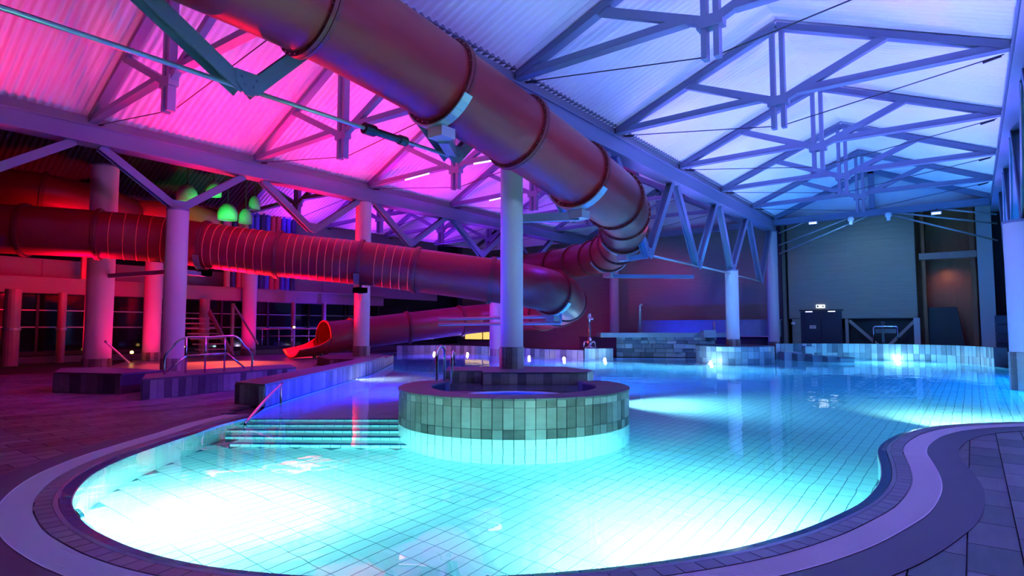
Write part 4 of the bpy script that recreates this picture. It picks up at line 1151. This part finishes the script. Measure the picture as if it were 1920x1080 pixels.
pool_lamp(-1.20, 3.45, -0.38, -1.64, 4.75, 'underwater light below the near right pool edge', 1700, (0.8, 0.95, 0.75), angle=165, aimz=-1.3)
spot('pool_light_beam', (-5.10, 1.70, -0.36), (-5.05, 2.75, -1.1), (1, 0.85, 0.6), 1500, 84, 1.0, 0.06)  # extra narrow beam added to whiten the hot spot on the floor
spot('pool_light_beam', (-1.24, 3.58, -0.36), (-1.75, 4.65, -1.1), (1, 0.85, 0.6), 1900, 84, 1.0, 0.06)  # likewise an added narrow beam, for the hot spot on the right
pool_lamp(-0.05, 10.0, -0.4, 0.0, 12.2, 'underwater light behind the bulge at the right edge', 2000, (1, 0.93, 0.6), angle=110, aimz=-1.2)
x_, y_ = LD(1.50, 11.25); x2, y2 = LD(4.6, 10.6)
pool_lamp(x_, y_, -0.35, x2, y2, 'underwater light on the right of the column platform', 2000, (0.9, 0.95, 1), angle=100, aimz=-1.0)
x_, y_ = LD(-1.33, 12.0)
pool_lamp(x_, y_, -0.12, x_ - 2.4, y_ - 1.9, 'blue underwater light on the left of the column platform', 22000, (0.0, 0.02, 1), aimz=-0.2, lens='pipe_blue')
x_, y_ = LD(0.3, 12.46); x2, y2 = LD(2.5, 17)
pool_lamp(x_, y_, -0.3, x2, y2, 'added blue underwater light behind the column platform', 6500, (0.0, 0.14, 1), angle=160, lens='pipe_blue')  # unseen lamp added to make the water behind the platform bluer
pool_lamp(3.3, 15.6, -0.3, -1.5, 15.6, 'added unseen blue underwater light on the right pool wall, outside the picture', 6500, (0.0, 0.28, 1), angle=150)  # out-of-frame lamp added for more blue on the far pool floor
pool_lamp(3.0, 19.6, -0.3, -2.5, 19.0, 'second added unseen blue underwater light on the right pool wall, outside the picture', 6500, (0.0, 0.24, 1), angle=150)  # added out of frame as well, strengthens the blue farther back
pool_lamp(-13.3, 11.12, -0.3, -11.5, 12.6, 'underwater light at the far end of the long low wall', 900, (0.75, 0.8, 1))
pool_lamp(-12.0, 9.45, -0.12, -10.3, 10.8, 'underwater light halfway along the long low wall', 600, (0.75, 0.8, 1))
for px, d_, lb in ((815, 29.5, 'left of the tub grab rails'), (877, 28.6, 'behind the tub grab rails'), (992, 25.3, 'right of the tall central column'), (1057, 24.2, 'left of the pale pedestal'), (1133, 23.4, 'on the pale pedestal'), (1330, 21.4, 'on the left of the round planter'), (1420, 21.8, 'on the right of the round planter'), (1676, 23.4, 'on the curved far right wall')):
    x, y = LD((px - 960) / FPX * d_, d_)
    s = pool_lamp(x, y, -0.3, x * 0.9, y * 0.9, 'bright far pool light ' + lb, 3600 if px > 1100 else 1200, (0.45, 0.7, 1) if px > 1100 else (0.2, 0.05, 1), 0.05)
    MB().lathe((x, y, 0.02), [(0.0, 0.05), (0.035, 0.035), (0.05, 0.0), (0.05, -0.04), (0.0, -0.04)], 14).build('glow_cap', 'lamp_far', s, smooth=True)  # cap added above the water for the sparkle at the waterline
    l = bpy.data.lights.new('glow', 'POINT'); l.energy = 34 if px > 1100 else 12; l.color = (0.45, 0.8, 1) if px > 1100 else (0.8, 0.6, 1); l.shadow_soft_size = 0.05  # unseen point light added for pool light thrown up the wall
    o = bpy.data.objects.new('glow', l); q = Vector((x, y, 0)) - Vector((*FW, 0)) * 0.12; o.location = (q.x, q.y, 0.08); col.objects.link(o)

# ------------------------------------------------------------------ local coloured spots: floods of the hall, plus unseen ones added to tint single parts
for x, y, z, tx, ty, tz, c, pw, ang in (
    (-19.2, 8.4, 0.25, -20.9, 6.6, 2.4, (1, 0, 0.12), 260, 90),
    (-22.3, 9.0, 0.25, -24.6, 9.9, 2.2, (1, 0, 0.12), 420, 90),
    (-23.3, 13.2, 0.25, -25.4, 14.1, 2.2, (1, 0, 0.15), 300, 80),
    (-22.0, 6.4, 0.25, -19.5, 6.6, 4.4, RED, 2000, 90),
    (-20.8, 10.2, 0.25, -17.0, 9.4, 4.6, RED, 4000, 110),
    (-18.3, 11.6, 0.3, -15.8, 11.8, 4.4, RED, 3000, 100),
    (-21.6, 11.6, 2.7, -20.2, 10.3, 0.0, (1, 0.10, 0.06), 2200, 84),
    (-22.0, 12.8, 1.5, -20.9, 14.8, 0.5, (1, 0.02, 0.02), 2200, 80),
    (-21.9, 7.0, 2.7, -25.3, 7.5, 4.6, RED, 420, 140),
    (-20.6, 10.4, 4.7, -22.0, 11.0, 6.0, (0.0, 1.0, 0.22), 170, 90),
    (-24.6, 18.5, 0.4, -25.5, 15.0, 5.0, (0.1, 0.02, 1), 500, 120),
    (-8.6, 12.5, 5.2, -11.5, 9.0, 0.2, (0.0, 0.02, 1), 3500, 70),
    (-9.2, 15.5, 5.4, -10.5, 15.5, 0.0, (0.12, 0.02, 1), 300, 120),
    (-12.0, 6.4, 5.0, -7.25, 9.5, 2.0, (0.04, 0.03, 1), 1300, 36),
    (-12.0, 27.0, 0.3, -11.0, 29.5, 1.4, (0.0, 0.02, 1), 400, 130),
    (-12.5, 28.3, 5.2, -14.0, 31.0, 2.5, (0.7, 0.02, 0.3), 110, 120),
    (-3.5, 27.6, 5.5, -3.8, 31, 3.0, (0.16, 0.38, 0.70), 190, 120),
    (-0.8, 31.2, 3.6, -0.7, 31.9, 2.9, (1, 0.45, 0.1), 12, 130),
    (-8.7, 7.2, 5.3, -14.5, 5.0, 0.0, (0.7, 0.0, 0.6), 620, 80),
    (0.3, 6.0, 5.2, 0.2, 5.0, 0.0, (0.38, 0.08, 1.0), 200, 110),
    (-6.9, 1.8, 5.3, -4.4, 1.2, 0.0, (0.8, 0.08, 0.9), 200, 110),
    (0.4, 4.0, 5.3, -6.8, 7.0, 4.9, (0.5, 0.4, 0.9), 110, 50),
    (0.4, 7.5, 4.8, -7.25, 9.5, 2.4, (0.42, 0.5, 0.95), 620, 44),  # added to brighten the right side of the central column
    (0.4, 16.5, 5.0, -7.2, 18.5, 4.2, (0.2, 0.3, 1.0), 400, 90),
    (-1.5, 22.0, 5.3, -7.2, 24.5, 2.4, (0.24, 0.22, 1.0), 1000, 90),
    (0.0, 12.6, 3.0, 0.9, 15.6, 1.4, (0.10, 0.09, 1.0), 300, 90),
    (-15.0, 17.5, 4.8, -18.5, 22.5, 0.0, (0.30, 0.02, 1.0), 700, 90),  # added to turn the far left wall violet
    (-5.5, 19.5, 4.6, -10.6, 24.2, 0.4, (0.04, 0.40, 0.9), 380, 70),  # added for the teal tint on the stone cascade
    (-3.0, 21.5, 4.8, -2.6, 27.4, 0.2, (0.04, 0.42, 1.0), 420, 90),  # added for the teal-blue glow on the far right wall
    (-9.0, 5.0, 4.8, -16.8, 7.5, 5.6, (0.85, 0.05, 0.55), 600, 70),  # added to turn the face of the left girder pink
):
    spot('flood_and_fill_light', (x, y, z), (tx, ty, tz), c, pw, ang, 0.9, 0.15)
# whirlpool lamp
pool_lamp(TUB[0] + 0.76 * math.cos(phi0), TUB[1] + 0.76 * math.sin(phi0), 0.1, TUB[0] - 0.5, TUB[1] + 0.8, 'blue underwater light inside the whirlpool tub', 500, (0.02, 0.08, 1), 0.06, 150, 0.1, 'pipe_blue')
